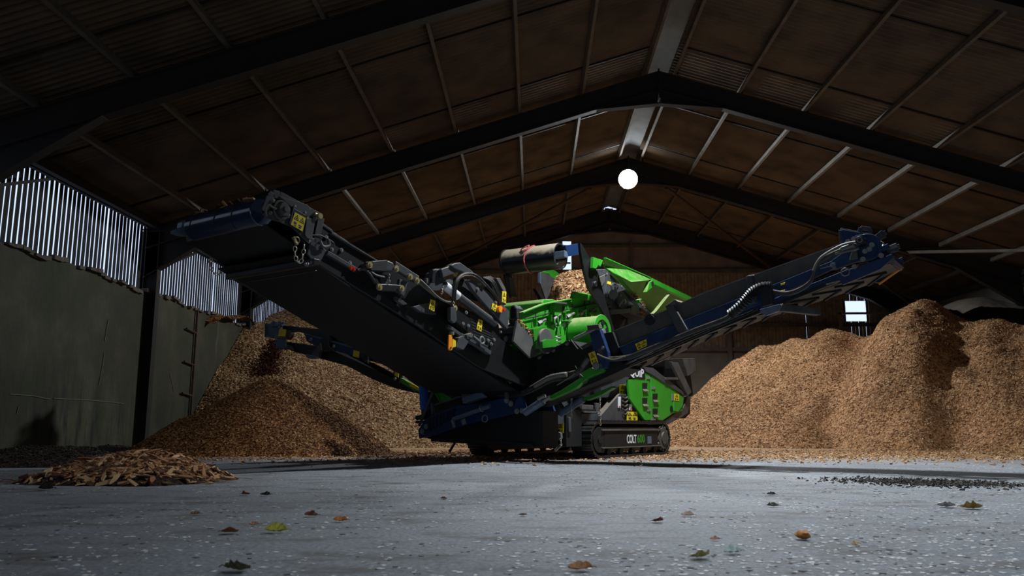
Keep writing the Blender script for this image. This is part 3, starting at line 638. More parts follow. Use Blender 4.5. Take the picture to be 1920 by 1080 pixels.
def text(body, size, m, parent, p, name='lettering', bold=1.0, sx_=1.0):
    cu = bpy.data.curves.new('t', 'FONT'); cu.body = body; cu.size = size; cu.extrude = .0015; cu.offset = size*.02*bold; cu.align_x = 'LEFT'
    tmp = bpy.data.objects.new('t', cu); col.objects.link(tmp); dg = bpy.context.evaluated_depsgraph_get(); me = bpy.data.meshes.new_from_object(tmp.evaluated_get(dg)); bpy.data.objects.remove(tmp)
    me.materials.clear(); me.materials.append(M[m]); o = bpy.data.objects.new(name, me); o.parent = parent; o.location = p; o.rotation_euler = (math.pi/2, 0, math.pi/2); o.scale = (sx_, 1, 1); col.objects.link(o); return o
# ---------------- crawler tracks
def track(wo, wi, side):
    r0, r1, zt = -1.12, 2.08, .655; rad = zt/2-.02; ra, rb = r0+rad+.02, r1-rad-.02; zc = zt/2
    def oval(rad_, n=14):
        pts = [(ra-rad_*math.sin(a), zc-rad_*math.cos(a)) for a in [math.pi*i/n for i in range(n+1)]]
        return pts+[(rb+rad_*math.sin(a), zc+rad_*math.cos(a)) for a in [math.pi*i/n for i in range(n+1)]]
    fr = MB(); fr.prism([(wo-.05, r, z) for r, z in oval(rad-.09)], (-(wo-wi)+.10, 0, 0))
    t = fr.build('crawler_track', 'black', mc, .01)
    outer = oval(rad); inner = oval(rad-.035); n = len(outer); mb = MB()
    vs = [(w, r, z) for w in (wo, wi) for (r, z) in outer]+[(w, r, z) for w in (wo, wi) for (r, z) in inner]
    fs = []
    for i in range(n):
        j = (i+1) % n; fs += [(i, n+i, n+j, j), (2*n+i, 2*n+j, 3*n+j, 3*n+i), (i, j, 2*n+j, 2*n+i), (n+i, 3*n+i, 3*n+j, n+j)]
    mb.add(vs, fs)
    # grouser pads round the belt
    per = 2*(rb-ra)+2*math.pi*rad; N = 46
    for i in range(N):
        s = per*i/N
        if s < rb-ra: p = (ra+s, zc+rad); a = 0
        elif s < rb-ra+math.pi*rad: q = (s-(rb-ra))/rad; p = (rb+rad*math.sin(q), zc+rad*math.cos(q)); a = -q
        elif s < 2*(rb-ra)+math.pi*rad: q = s-(rb-ra)-math.pi*rad; p = (rb-q, zc-rad); a = math.pi
        else: q = (s-2*(rb-ra)-math.pi*rad)/rad; p = (ra-rad*math.sin(q), zc-rad*math.cos(q)); a = math.pi-q
        rot = Matrix.Rotation(a, 3, 'X'); c = Vector(((wo+wi)/2, p[0], p[1]))
        mb.box(c+rot @ Vector((0, 0, .004)), (wo-wi, .118, .016), rot); mb.box(c+rot @ Vector((0, -.035, .016)), (wo-wi, .014, .022), rot)
        mb.box(c+rot @ Vector((0, .02, .014)), (wo-wi, .010, .014), rot)
    mb.build('track_belt', 'black', t, .002)
    so = wo if side > 0 else wi; d = 1 if side > 0 else -1
    sp = MB(); sp.cyl((so-d*.06, rb, zc), (so+d*.004, rb, zc), .205, 24); sp.cyl((so, rb, zc), (so+d*.03, rb, zc), .12, 20)
    for k in range(12): a = k*math.pi/6; sp.box((so-d*.03, rb+.225*math.cos(a), zc+.225*math.sin(a)), (.04, .05, .05), Matrix.Rotation(a, 3, 'X'))
    sp.build('drive_sprocket', 'dusty', t, smooth=True)
    MB().cyl((so-d*.06, ra, zc), (so-d*.01, ra, zc), .22, 24).cyl((so-d*.03, ra, zc), (so+d*.01, ra, zc), .07, 16).build('idler_wheel', 'deep', t, smooth=True)
    sd = MB(); sd.box((so-d*.025, (ra+rb)/2-.05, zc+.01), (.05, rb-ra-.42, .30)); sd.build('side_plate', 'deep', t, .01)
    rl_ = MB(); rl_.box((so+d*.006, (ra+rb)/2-.05, zc+.165), (.035, rb-ra-.2, .035)); rl_.box((so+d*.006, (ra+rb)/2-.05, zc-.145), (.035, rb-ra-.2, .018)); rl_.build('side_rail', 'dusty', t, .003)
    for k in range(5): MB().cyl((so-d*.10, ra+.35+k*(rb-ra-.7)/4, .11), (so-d*.02, ra+.35+k*(rb-ra-.7)/4, .11), .07, 16).build('bottom_roller', 'deep', t, smooth=True)
    return t, so
tr, so = track(.84, .42, 1); track(-1.43, -1.85, -1)
a = aw(1177, 831, .847); b_ = aw(1195, 831, .847); hgt = (aw(1177, 819, .847)-a).z
c_ = text('COLT', .21, 'white', tr, (.842, a.y-.02, .255), 'lettering'); w_ = c_.dimensions.x if c_.dimensions.x > 0 else .5
wC = max(v.co.x for v in c_.data.vertices); sC = (b_.y-a.y)/wC; c_.scale = (sC, 1, 1)
c6 = text('600', .21, 'green_dk', tr, (.842, b_.y+.01, .255), 'lettering'); w6 = max(v.co.x for v in c6.data.vertices); c6.scale = ((aw(1209, 831, .847).y-b_.y)/w6, 1, 1)
q = aw(1218, 825, .847); MB().box((.845, q.y, q.z), (.01, .16, .14)).build('maker_plate', 'bluegrey', tr, .004)
# ---------------- chassis
mb = MB(); mb.box((-.5, .45, .52), (1.8, 3.4, .26)); mb.box((-.5, .45, .80), (1.5, 3.6, .30)); mb.box((.36, .5, .78), (.12, 3.2, .18)); mb.box((-1.36, .5, .78), (.12, 3.2, .18))
mb.box((-.5, -1.35, .55), (1.6, .5, .4)); mb.build('chassis', 'deep', mc, .01)
pw('chassis_rail', 'grey', [(1035, 785), (1050, 775), (1130, 776), (1160, 740), (1180, 740), (1210, 788), (1215, 792), (1035, 795)], .62, .12)
pw('side_panel', 'grey', [(1126, 788), (1126, 780), (1160, 741), (1163, 738), (1180, 740), (1215, 790)], .70, .05)
pw('upright_panel', 'grey', [(1148, 745), (1150, 690), (1176, 690), (1178, 742)], .60, .3)
g_ = MB(); 
for i in range(5): g_.tube([aw(1167, 744+i*7.5, .72), aw(1172, 747+i*7.5, .73), aw(1177, 744+i*7.5, .72)], .014, 6)
pw('black_grille', 'deep', [(1165, 741), (1180, 743), (1179, 768), (1165, 767)], .71, .02); g_.build('grille_slats', 'grey', mc)
for q_ in ([(1160, 744), (1164.5, 744), (1164, 765.5), (1160, 765)], [(1181, 758), (1185.5, 758), (1185, 770), (1181, 769)]):
    s_ = pw('white_label', 'white', q_, .725, .02)
    PW(MB(), [(q_[3][0]+.8, q_[3][1]-1.2), (q_[2][0]-.8, q_[2][1]-1.2), (q_[2][0]-.8, q_[2][1]-4), (q_[3][0]+.8, q_[3][1]-4)], .73, .004).build('red_mark', 'red', s_)
sticker(aw, [(1175, 772), (1195, 772), (1195, 788), (1175, 788)], .72, tall=False)
sticker(aw, [(1161, 721), (1173, 721), (1172, 739), (1161, 739)], .62)
sticker(aw, [(1160, 689), (1166, 688), (1165, 697), (1160, 696)], .62)
# coil springs and small gear on the deck
for x, y in ((1138, 748), (1147, 752)):
    p = aw(x, y+14, .35); mb = MB(); mb.tube([p+Vector((.05*math.cos(i*.8), .05*math.sin(i*.8), i*.0075)) for i in range(34)], .008, 5); mb.cyl(p, p+Vector((0, 0, .27)), .02, 8); mb.build('coil_spring', 'steel', mc, smooth=True)
p = aw(1118, 768, .45); mb = MB(); mb.box(p+Vector((-.1, -.2, -.05)), (.22, .7, .03)); mb.box(p+Vector((-.1, -.25, .03)), (.14, .4, .10)); mb.cyl(p+Vector((-.05, .1, -.05)), p+Vector((-.05, .1, .12)), .05, 14); mb.build('hydraulic_valve', 'dusty', mc, .005)
# ---------------- engine housing, green doors
E_ = [(1180, 746), (1183, 700), (1200, 688), (1215, 690), (1283, 742), (1283, 770), (1245, 797), (1215, 797)]
eh = PW(MB(), E_, .72, 1.9).build('engine_housing', 'grey', mc, .01)
def door(pts, name='housing_door'): return pw(name, 'green', pts, .775, .05, bevel=.006)
d1 = door([(1178, 712), (1181, 712), (1212, 699), (1219, 702), (1220, 788), (1209, 788), (1181, 748)])
d2 = door([(1221, 703), (1264, 730), (1282, 745), (1279, 771), (1262, 775), (1243, 788), (1221, 788)])
def vent(x, y, d):
    a_ = [(x, y), (x+9.5, y), (x+8.5, y+12), (x, y+12)]; PW(MB(), a_, .780, .008).build('vent_opening', 'deep', d)
    P = [aw(x, y+11.5, .78), aw(x+8.5, y+11.5, .78), aw(x+9.8, y+15.5, .78), aw(x, y+15.5, .78)]
    P[0].x -= .0; P[2].x += .035; P[3].x += .035; MB().prism(P, (0, 0, -.006)).build('vent_lip', 'dusty', d)
for x, y in ((1204.5, 718), (1204.5, 746)): vent(x, y, d1)
for x, y in ((1224, 738), (1224, 766)): vent(x, y, d2)
for x, y, d in ((1213, 709, d1), (1213, 769, d1), (1222, 786, d2), (1222, 728, d2)):
    p = aw(x+3, y, .78); MB().box(p, (.02, .16, .05)).box(p+Vector((.012, .03, 0)), (.02, .05, .035)).build('door_hinge', 'zinc', d, .003)
p = aw(1261, 745, .78); MB().box(p, (.02, .07, .14)).build('door_latch', 'zinc', d2, .003)
p = aw(1259, 767, .78); MB().cyl(p, p+Vector((.006, 0, 0)), .07, 16).build('oval_slot', 'deep', d2)
sticker(aw, [(1264, 738), (1273, 739), (1273, 752), (1264, 751)], .78, tall=True)
PW(MB(), [(1264, 753), (1281, 759), (1272, 772), (1264, 770)], .80, .03).build('lit_corner_guard', 'green', d2, .004)
# sign with the lettering, mostly hidden behind the conveyor
P0 = aw(1209, 708, .79); sg = MB().box((.785, P0.y-.58, P0.z+.075), (.012, 1.20, .20)).build('name_plate', 'deep', mc, .003)
tx = text('EVOQUIP', .22, 'white', sg, (.792, P0.y-1.14, P0.z+.005)); wx = max(v.co.x for v in tx.data.vertices); tx.scale = (1.10/wx, 1, 1)
# dark rear frame parts around the housing
mb = MB(); PW(mb, [(1207, 688), (1225, 690), (1282, 735), (1284, 742), (1262, 728), (1220, 701), (1212, 697)], .80, .5); mb.build('housing_roof_edge', 'grey', mc, .006)
pw('rear_guard', 'grey', [(1244, 790), (1282, 764), (1290, 742), (1296, 745), (1290, 775), (1255, 795)], .74, 1.4)
mb = MB(); PW(mb, [(1258, 678), (1272, 680), (1297, 735), (1290, 742), (1275, 712)], .85, .06); PW(mb, [(1280, 672), (1303, 672), (1305, 695), (1290, 705)], .85, .8); PW(mb, [(1250, 708), (1272, 708), (1272, 712), (1250, 712)], .85, .06)
mb.build('rear_frame', 'dusty', mc, .005)
mb = MB(); PW(mb, [(1262, 690), (1295, 702), (1300, 740), (1290, 746), (1270, 720)], .6, 1.5); PW(mb, [(1280, 745), (1295, 750), (1294, 775), (1285, 785), (1275, 775)], .6, 1.3); mb.build('rear_bin', 'deep', mc, .01)
# central black bodywork filling between chassis and screen box
mb = MB(); mb.prism([(.35, -2.4, 1.15), (.35, 2.3, .95), (.35, 2.5, 2.1), (.35, .0, 2.0), (.35, -2.4, 1.6)], (-1.5, 0, 0)); mb.build('central_body', 'deep', mc, .01)
# ---------------- screen box (bright green)
G_side = [(975, 588), (1015, 572), (1060, 563), (1072, 562), (1076, 546), (1105, 551), (1130, 561), (1138, 572), (1141, 592), (1150, 610), (1152, 630), (1120, 650), (1050, 668), (1005, 668), (980, 630)]
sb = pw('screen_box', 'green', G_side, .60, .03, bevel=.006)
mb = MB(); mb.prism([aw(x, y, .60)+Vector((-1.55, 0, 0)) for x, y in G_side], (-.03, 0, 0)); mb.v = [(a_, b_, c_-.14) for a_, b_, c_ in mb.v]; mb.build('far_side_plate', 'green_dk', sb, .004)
# top flange running along the side plate, gusset plates, ribs
mb = MB(); P = [aw(x, y, .60) for x, y in ((975, 588), (1015, 572), (1060, 563), (1072, 562))]
for a_, c in zip(P[:-1], P[1:]): mb.bar(a_+Vector((.02, 0, .01)), c+Vector((.02, 0, .01)), .09, .02)
mb.build('top_flange', 'green', sb, .003)
deckp = [aw(975, 600, .6), aw(1060, 578, .6), aw(1060, 590, .6), aw(975, 612, .6)]
MB().prism([p+Vector((-.03, 0, -.1)) for p in deckp], (-1.5, 0, 0)).build('screen_deck', 'dusty', sb)
# curved feed plate at the lower end (lime, dusty)
mb = MB(); cp = [aw(x, y, -.35) for x, y in ((968, 572), (972, 566), (990, 566), (1006, 572), (1012, 584), (1010, 600), (975, 606), (970, 596))]
mb.prism([p+Vector((.55, 0, 0)) for p in cp], (-1.0, 0, 0)); mb.build('discharge_hood', 'green', sb, .02)
# dark pipe run stitched along the side with short tabs
mb = MB(); run = [aw(x, y, .635) for x, y in ((984, 598), (1040, 585), (1105, 571), (1121, 569), (1128, 581))]; mb.tube(run, .012, 6, smooth=False)
for x, y in ((1004, 594), (1022, 589), (1056, 580), (1063, 578), (1073, 576), (1096, 570), (1106, 568), (1113, 568)): q = aw(x, y, .64); mb.bar(q+Vector((0, 0, .05)), q-Vector((0, 0, .03)), .012, .012); mb.bar(q+Vector((0, 0, .05)), q+Vector((0, .03, .05)), .012, .012)
for x in (1043, 1050): mb.bar(aw(x, 613, .64), aw(x+1, 628, .64), .012, .012); 
mb.build('pipe_run', 'ink', sb)
pw('lifting_bracket', 'green', [(1040, 567), (1053, 567), (1053, 591), (1040, 591)], .72, .10, parent=sb)
MB().prism([aw(1041, 566, .62), aw(1063, 568, .62), aw(1063, 568, .80), aw(1041, 566, .80)], (0, 0, -.02)).build('bracket_cap', 'dusty', sb, .003)
mb = MB(); PW(mb, [(1076, 546), (1083, 549), (1105, 553), (1132, 561), (1134, 566), (1090, 562), (1071, 566)], .66, .05); mb.build('feed_flange', 'green', sb, .004)
# screen tension bolts: plate lug with steel threaded rod and cap
for x, y in ((1008, 606), (1036, 597), (1062, 594), (1085, 587), (1105, 590), (1132, 578), (1104, 583)):
    q = aw(x, y, .64); mb = MB(); mb.cyl(q+Vector((.0, -.10, -.05)), q+Vector((.08, .12, .07)), .022, 8); mb.cyl(q+Vector((.03, -.03, -.02)), q+Vector((.05, .03, .015)), .045, 6); mb.cyl(q+Vector((-.02, .0, -.09)), q+Vector((.07, 0, -.09)), .018, 8)
    t_ = mb.build('tension_bolt', 'hosel', sb, smooth=True)
    MB().box(q+Vector((.02, -.10, 0)), (.07, .015, .13)).build('bolt_lug', 'green', t_, .004)
for x, y in ((1042, 603), (1048, 600), (1100, 584)): q = aw(x, y, .68); MB().torus(q, .075, .018, (1, .3, 0), (0, .5, 1), 1.3, 16, 6).build('hose_loop', 'green_dk', sb, smooth=True)
# exciter drum housing
dA = aw(1060, 625, .62); cz_ = aw(1075, 628, .62)
c0 = Vector((.62, aw(1082, 628, .62).y, aw(1082, 628, .62).z)); 
dr = MB().cyl(c0+Vector((.0, -.05, 0)), c0+Vector((.52, -.05, 0)), .29, 40).build('exciter_drum', 'green', sb, .01, smooth=True)
q = c0+Vector((.52, -.05, 0)); mb = MB().cyl(q, q+Vector((.02, 0, 0)), .31, 40, hollow=.09); mb.build('drum_rim', 'green', dr, .004, smooth=True)
mb = MB()
for k in range(6): a_ = k*math.pi/3+.4; p_ = q+Vector((.012, .17*math.cos(a_), .17*math.sin(a_))); mb.cyl(p_, p_+Vector((.01, 0, 0)), .045, 12)
mb.build('drum_opening', 'deep', dr, smooth=True); MB().cyl(q, q+Vector((.05, 0, 0)), .06, 16).build('drum_hub', 'zinc', dr, smooth=True)
# lower green brackets, wheel, grey spring seat
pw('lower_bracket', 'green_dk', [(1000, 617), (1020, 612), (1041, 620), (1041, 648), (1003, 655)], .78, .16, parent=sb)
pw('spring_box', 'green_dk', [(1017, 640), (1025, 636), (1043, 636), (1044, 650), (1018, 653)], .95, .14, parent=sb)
p = aw(1020, 640, .86); MB().cyl(p, p+Vector((.05, 0, 0)), .20, 28).build('drive_wheel', 'dusty', sb, .006, smooth=True)
p = aw(1046, 628, .7); mb = MB(); mb.tube([p+Vector((.05*math.cos(i*.8), .05*math.sin(i*.8), -i*.008)) for i in range(34)], .010, 5); mb.build('support_spring', 'zinc', sb, smooth=True)
pw('rear_lug', 'green_dk', [(1108, 585), (1135, 590), (1133, 600), (1116, 612), (1108, 604)], .76, .05, parent=sb)
sticker(aw, [(1108, 589), (1113, 591), (1114, 604), (1110, 606)], .77, parent=mc)
MB().tube([aw(1117, 616, .9), aw(1116, 600, .9), aw(1119, 597, .9), aw(1122, 600, .92)], .03, 10).build('elbow_pipe', 'dusty', sb, smooth=True)
# ---------------- swing roller above the screen box
pA = ar(950, 498, -1.2); pB = ar(1058, 485, -1.2); rad = .235
ro = MB().cyl(Vector((-.83, -1.2, 3.58)), Vector((.33, -1.2, 3.56)), rad, 48, hollow=.03).build('guard_roller', 'roller', mc, smooth=True)
MB().cyl(Vector((-.80, -1.2, 3.58)), Vector((.10, -1.2, 3.56)), rad-.035, 32).build('roller_core', 'deep', ro)
MB().cyl(Vector((-.86, -1.2, 3.58)), Vector((-.82, -1.2, 3.58)), .25, 40).build('roller_end', 'black', ro, .004, smooth=True)
MB().cyl(Vector((.05, -1.2, 3.56)), Vector((.42, -1.2, 3.56)), .05, 16).box(Vector((.34, -1.2, 3.58)), (.22, .12, .12)).build('roller_axle', 'bluegrey', ro, .01)
mb = MB(); cx_ = -.28
mb.tube([Vector((cx_+.05*math.sin(a*1.0)+.02*math.cos(3*a), -1.2+(rad+.012)*math.cos(a), 3.57+(rad+.012)*math.sin(a))) for a in [i*2*math.pi/28 for i in range(29)]], .013, 6, smooth=False)
mb.tube([Vector((-.42, -1.33, 3.78)), Vector((-.34, -1.40, 3.76)), Vector((-.24, -1.36, 3.80)), Vector((-.30, -1.42, 3.70)), Vector((-.40, -1.40, 3.72))], .012, 6)
mb.build('pink_rope', 'pink', ro, smooth=True)
mb = MB(); PW(mb, [(1088, 455), (1092, 459), (1110, 490), (1122, 512), (1135, 560), (1152, 618), (1148, 622), (1139, 600), (1120, 565), (1104, 540), (1095, 505), (1089, 470)], .95, .05)
sa = mb.build('swing_arm', 'black', mc, .006); q = aw(1116, 532, .955); MB().cyl(q, q+Vector((.02, 0, 0)), .045, 16).build('arm_pin', 'zinc', sa, smooth=True)
mb = MB(); PW(mb, [(1060, 460), (1088, 456), (1088, 477), (1065, 481)], .45, .05); mb.build('arm_crosspiece', 'navy', sa, .006)
mb = MB(); PW(mb, [(943, 475), (948, 473), (953, 500), (965, 530), (970, 556), (958, 558), (950, 535), (944, 500)], -.86, .04); mb.build('swing_arm', 'black', mc, .006)
pw('arm_strap', 'grey', [(955, 520), (964, 525), (970, 558), (960, 556)], -.80, .02)
pw('tie_bar', 'grey', [(1144, 581), (1183, 578), (1184, 586), (1146, 590)], .80, .06)
# ---------------- feeder hopper
f1 = PW(MB(), [(1117, 505), (1143, 505), (1148, 510), (1228, 600), (1200, 610), (1160, 586), (1141, 575), (1135, 540)], .62, .03).build('feeder_side', 'grey', mc, .006)
pw('feeder_front_plate', 'dusty', [(1121, 521), (1141, 512), (1140, 520), (1134, 528), (1123, 545)], .68, .03, parent=f1)
pw('feeder_rib', 'grey', [(1140, 508), (1144, 508), (1138, 555), (1141, 562), (1137, 567), (1134, 556)], .72, .12, parent=f1)
pw('feeder_panel', 'grey', [(1158, 532), (1165, 532), (1222, 592), (1210, 596), (1190, 590), (1165, 575), (1159, 565)], .70, .05, parent=f1)
mb = MB()
for i in range(6):
    x = 1169+i*2.2; y = 546+i*3.4
    PW(mb, [(x, y), (x+1, y-1.2), (x+13, y+8.5), (x+12, y+10)], .705, .008)
    if i < 4: PW(mb, [(x+15, y+12), (x+16, y+10.8), (x+23, y+17), (x+22, y+18.4)], .705, .008)
mb.build('panel_slots', 'deep', f1)
for x, y in ((1166, 537), (1163, 554), (1205, 572), (1212, 583), (1173, 566), (1165, 567), (1188, 580), (1138, 514), (1200, 577)): mb = MB(); bolt(mb, aw(x, y, .705), (1, 0, 0), .02); mb.build('panel_bolt', 'zinc', f1)
mb = MB(); mb.tube([aw(1148, 545, .7), aw(1146, 535, .74), aw(1152, 531, .74), aw(1160, 536, .72)], .012, 6); mb.tube([aw(1141, 548, .7), aw(1150, 556, .75), aw(1156, 548, .72)], .02, 6); mb.cyl(aw(1150, 552, .66), aw(1150, 552, .80), .09, 20); mb.build('feeder_motor', 'hosel', f1, smooth=True)
mb = MB(); PW(mb, [(1140, 527), (1146, 529), (1145, 534), (1139, 532)], .73, .01); mb.build('yellow_tag', 'yellow', f1)
mb = MB(); mb.tube([aw(1161, 575, .75), aw(1166, 565, .78), aw(1172, 562, .78), aw(1172, 570, .76)], .012, 6); mb.build('steel_handle', 'steel', f1, smooth=True)
pw('pivot_bracket', 'grey', [(1184, 574), (1198, 572), (1200, 585), (1190, 590), (1184, 586)], .80, .08, parent=f1)
mb = MB(); PW(mb, [(1160, 620), (1170, 600), (1173, 598), (1170, 612), (1158, 625)], .7, .03); PW(mb, [(1178, 597), (1190, 600), (1192, 605), (1178, 608)], .7, .03); mb.build('lower_strut', 'dusty', mc, .003)
# chips lying on the feeder panel edge
def chip_strip(pts, w, n, parent):
    P = [aw(x, y, w) for x, y in pts]; vs, fs = [], []; xs = []; 
    for i in range(n):
        t = random.random()*(len(P)-1); k = int(t); p = P[k].lerp(P[k+1], t-k)+Vector((random.uniform(-.06, .03), random.gauss(0, .015), random.gauss(.012, .012))); xs.append(p)
    A = np.array(xs); vv, ff = chips(A[:, 0], A[:, 1], A[:, 2], rng.normal(0, .5, n), rng.normal(0, .5, n), .05)
    me = bpy.data.meshes.new('edge_chips'); me.from_pydata(vv.tolist(), [], ff.tolist()); me.materials.append(M['chipi2']); o = bpy.data.objects.new('edge_chips', me); o.parent = parent; o['kind'] = 'stuff'; col.objects.link(o)
chip_strip([(1148, 511), (1165, 531), (1190, 555), (1208, 575)], .68, 420, mc); chip_strip([(1198, 582), (1210, 592)], .72, 120, mc); chip_strip([(972, 602), (995, 628), (1016, 652)], .74, 120, mc)
# far side of the feeder: grey flared plates
f2 = pw('feeder_far_side', 'dusty', [(1012, 511), (1028, 514), (1042, 524), (1036, 548), (1034, 572), (1027, 572), (1018, 545), (1012, 530)], -.95, .03)
pw('far_rib', 'bluegrey', [(1012, 511), (1015, 512), (1015, 535), (1012, 530)], -.93, .05, parent=f2)
pw('far_wing', 'green', [(1013, 511), (1030, 506), (1040, 507), (1052, 516), (1046, 524), (1042, 526), (1028, 513)], -.97, .04, parent=mc)
pw('far_strut', 'deep', [(1004, 541), (1016, 549), (1032, 580), (1022, 578), (1013, 556)], -.9, .08, parent=f2)
# hopper wings, near side, green
hw = MB()
def flare(pts, w0, w1):   # top edge leans outward: w goes from w0 (bottom) to w1 (top)
    ys_ = [p[1] for p in pts]; y0_, y1_ = min(ys_), max(ys_); return [aw(x, y, w1+(w0-w1)*(y-y0_)/(y1_-y0_)) for x, y in pts]
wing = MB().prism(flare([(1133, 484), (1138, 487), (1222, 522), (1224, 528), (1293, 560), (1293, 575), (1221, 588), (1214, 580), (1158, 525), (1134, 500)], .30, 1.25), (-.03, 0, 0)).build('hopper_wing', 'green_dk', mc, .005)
MB().prism([aw(x, y, w_) for x, y, w_ in [(1133, 485, 1.04), (1219, 521, 1.04), (1219, 525, 1.10), (1184, 529, 1.22), (1177, 525, 1.20), (1150, 512, 1.16), (1137, 503, 1.14), (1132, 495, 1.10)]], (-.02, 0, 0)).build('hopper_lip', 'green', wing, .003)
mb = MB(); P = [aw(x, y, 1.06) for x, y in ((1134, 484), (1219, 521))]; mb.bar(P[0], P[1], .05, .02); P = [aw(x, y, 1.06) for x, y in ((1220, 524), (1293, 559))]; mb.bar(P[0]+Vector((0, 0, -.03)), P[1]+Vector((0, 0, -.03)), .08, .10); mb.build('top_rail', 'green', wing, .004)
MB().prism([aw(x, y, 1.05) for x, y in [(1113, 482), (1131, 488), (1126, 500), (1122, 497), (1118, 504), (1112, 502)]], (-.06, 0, 0)).build('hopper_corner', 'green', wing, .005)
for pts in ([(1213, 547), (1218, 529), (1225, 526), (1228, 532), (1224, 538)], [(1226, 588), (1230, 585), (1256, 552), (1251, 558), (1232, 582)], [(1198, 562), (1203, 560), (1200, 568)]):
    MB().prism([aw(x, y, 1.10) for x, y in pts], (-.08, 0, 0)).build('wing_gusset', 'green', wing, .003)
q = aw(1223.5, 532, 1.105); MB().cyl(q, q+Vector((.004, 0, 0)), .05, 16).build('lifting_eye', 'deep', wing)
# heap of chips in the feeder
cm_ = [aw(1075, 530, -.3)]
def fh(x, y): return np.interp(y-1.1*np.clip(-.3-x, 0, 9)+.05*fbm(x, y, 5, 8), [-.75, -.6, -.48, -.35, -.1, .4, 1.2, 2.4], [2.45, 2.75, 3.15, 3.36, 3.48, 3.58, 3.62, 3.5])-.35*np.abs(x+.18)**2+.03*fbm(x, y, 8, 5)
xs = np.linspace(-.88, .56, 60); ys = np.linspace(-.75, 2.4, 110); X_, Y_ = np.meshgrid(xs, ys); Z_ = fh(X_, Y_); V = np.stack([X_, Y_, Z_], -1).reshape(-1, 3).tolist(); nx = len(xs)
fs = [(j*nx+i, j*nx+i+1, (j+1)*nx+i+1, (j+1)*nx+i) for j in range(len(ys)-1) for i in range(nx-1)]
me = bpy.data.meshes.new('c'); me.from_pydata(V, [], fs); me.shade_smooth(); me.materials.append(M['chips'])
o = bpy.data.objects.new('feeder_chip_load', me); o.matrix_world = Matrix.Translation(O) @ Matrix.Rotation(-TH, 4, 'Z'); col.objects.link(o); tag(o, 'heap of tan wood chips loaded in the feeder behind the black roller', 'wood chips', kind='stuff')
n = 5200; px = rng.uniform(-.88, .56, n); py = rng.uniform(-.75, 2.4, n); pz = fh(px, py); e = .03
vv, ff = chips(px, py, pz+.01, (fh(px+e, py)-pz)/e, (fh(px, py+e)-pz)/e, .06); me = bpy.data.meshes.new('c'); me.from_pydata(vv.tolist(), [], ff.tolist()); me.materials.append(M['chipi']); c = bpy.data.objects.new('loose_chips', me); c.parent = o; c['kind'] = 'stuff'; col.objects.link(c)
# feeder floor/body below the heap so it is carried
MB().prism([(.58, -.75, 2.0), (.58, 2.6, 2.1), (.58, 2.6, 2.9), (.58, -.2, 2.75), (.58, -.75, 2.45)], (-1.5, 0, 0)).build('feeder_body', 'deep', mc, .01)
# ---------------- main conveyor
fr = [(560, 440), (593, 413), (707, 489), (760, 517), (830, 562), (960, 650), (1010, 690), (985, 725), (900, 690), (800, 622), (669, 540), (600, 497)]
mv = pw('main_conveyor', 'black', fr, .60, .06, bevel=.006)
MB().prism([aw(x, y, .60)+Vector((-1.62, 0, 0)) for x, y in fr], (-.06, 0, 0)).build('far_side_frame', 'black', mv, .006)
hd = Vector((0, -7.72, 2.92)); 
def loop(path, w0, w1, th, name, m, parent):
    mb = MB()
    for a_, c in zip(path[:-1], path[1:]):
        a_ = Vector((0, *a_)); c = Vector((0, *c)); d = (c-a_).normalized(); nn = Vector((0, -d.z, d.y))*th
        mb.prism([a_+Vector((w0, 0, 0)), c+Vector((w0, 0, 0)), c+nn+Vector((w0, 0, 0)), a_+nn+Vector((w0, 0, 0))], (w1-w0, 0, 0))
    return mb.build(name, m, parent)
arc = [(hd.y+.155*math.cos(a), hd.z+.155*math.sin(a)) for a in [math.radians(110-i*20+0) for i in range(0, 1)]]
top_path = [(-2.5, 1.45), (-7.66, 3.065)]; bot_path = [(-7.70, 2.775), (-6.4, 2.30), (-2.6, 1.02)]
loop(top_path, -.98, .50, .014, 'belt', 'rubber', mv); loop(bot_path, -.98, .50, .014, 'return_belt', 'rubber', mv)
loop([(-7.2, 2.52), (-5.8, 2.02), (-3.0, 1.10)], -1.05, .54, .02, 'belly_sheet', 'deep', mv)
pl = MB().cyl(hd+Vector((-.80, 0, 0)), hd+Vector((.46, 0, 0)), .156, 40).build('head_pulley', 'pulley', mv, .01, smooth=True)
for k in range(3):
    pts = [hd+Vector((-.72+k*.40+i*.045*(1 if k % 2 else .4), .154*math.cos(math.radians(250-i*26)), .154*math.sin(math.radians(250-i*26)))) for i in range(8)]; MB().tube(pts, .010, 5).build('pulley_lagging', 'deep', pl, smooth=True)
mb = MB(); 
A = np.array([[random.uniform(-.8, .3), -7.72+random.gauss(0, .05), 3.09] for _ in range(26)]); vv, ff = chips(A[:, 0], A[:, 1], A[:, 2], rng.normal(0, .5, 26), rng.normal(0, .5, 26), .11); me = bpy.data.meshes.new('c'); me.from_pydata(vv.tolist(), [], ff.tolist()); me.materials.append(M['chipi2']); c = bpy.data.objects.new('caught_splinters', me); c.parent = mv; c['kind'] = 'stuff'; col.objects.link(c)
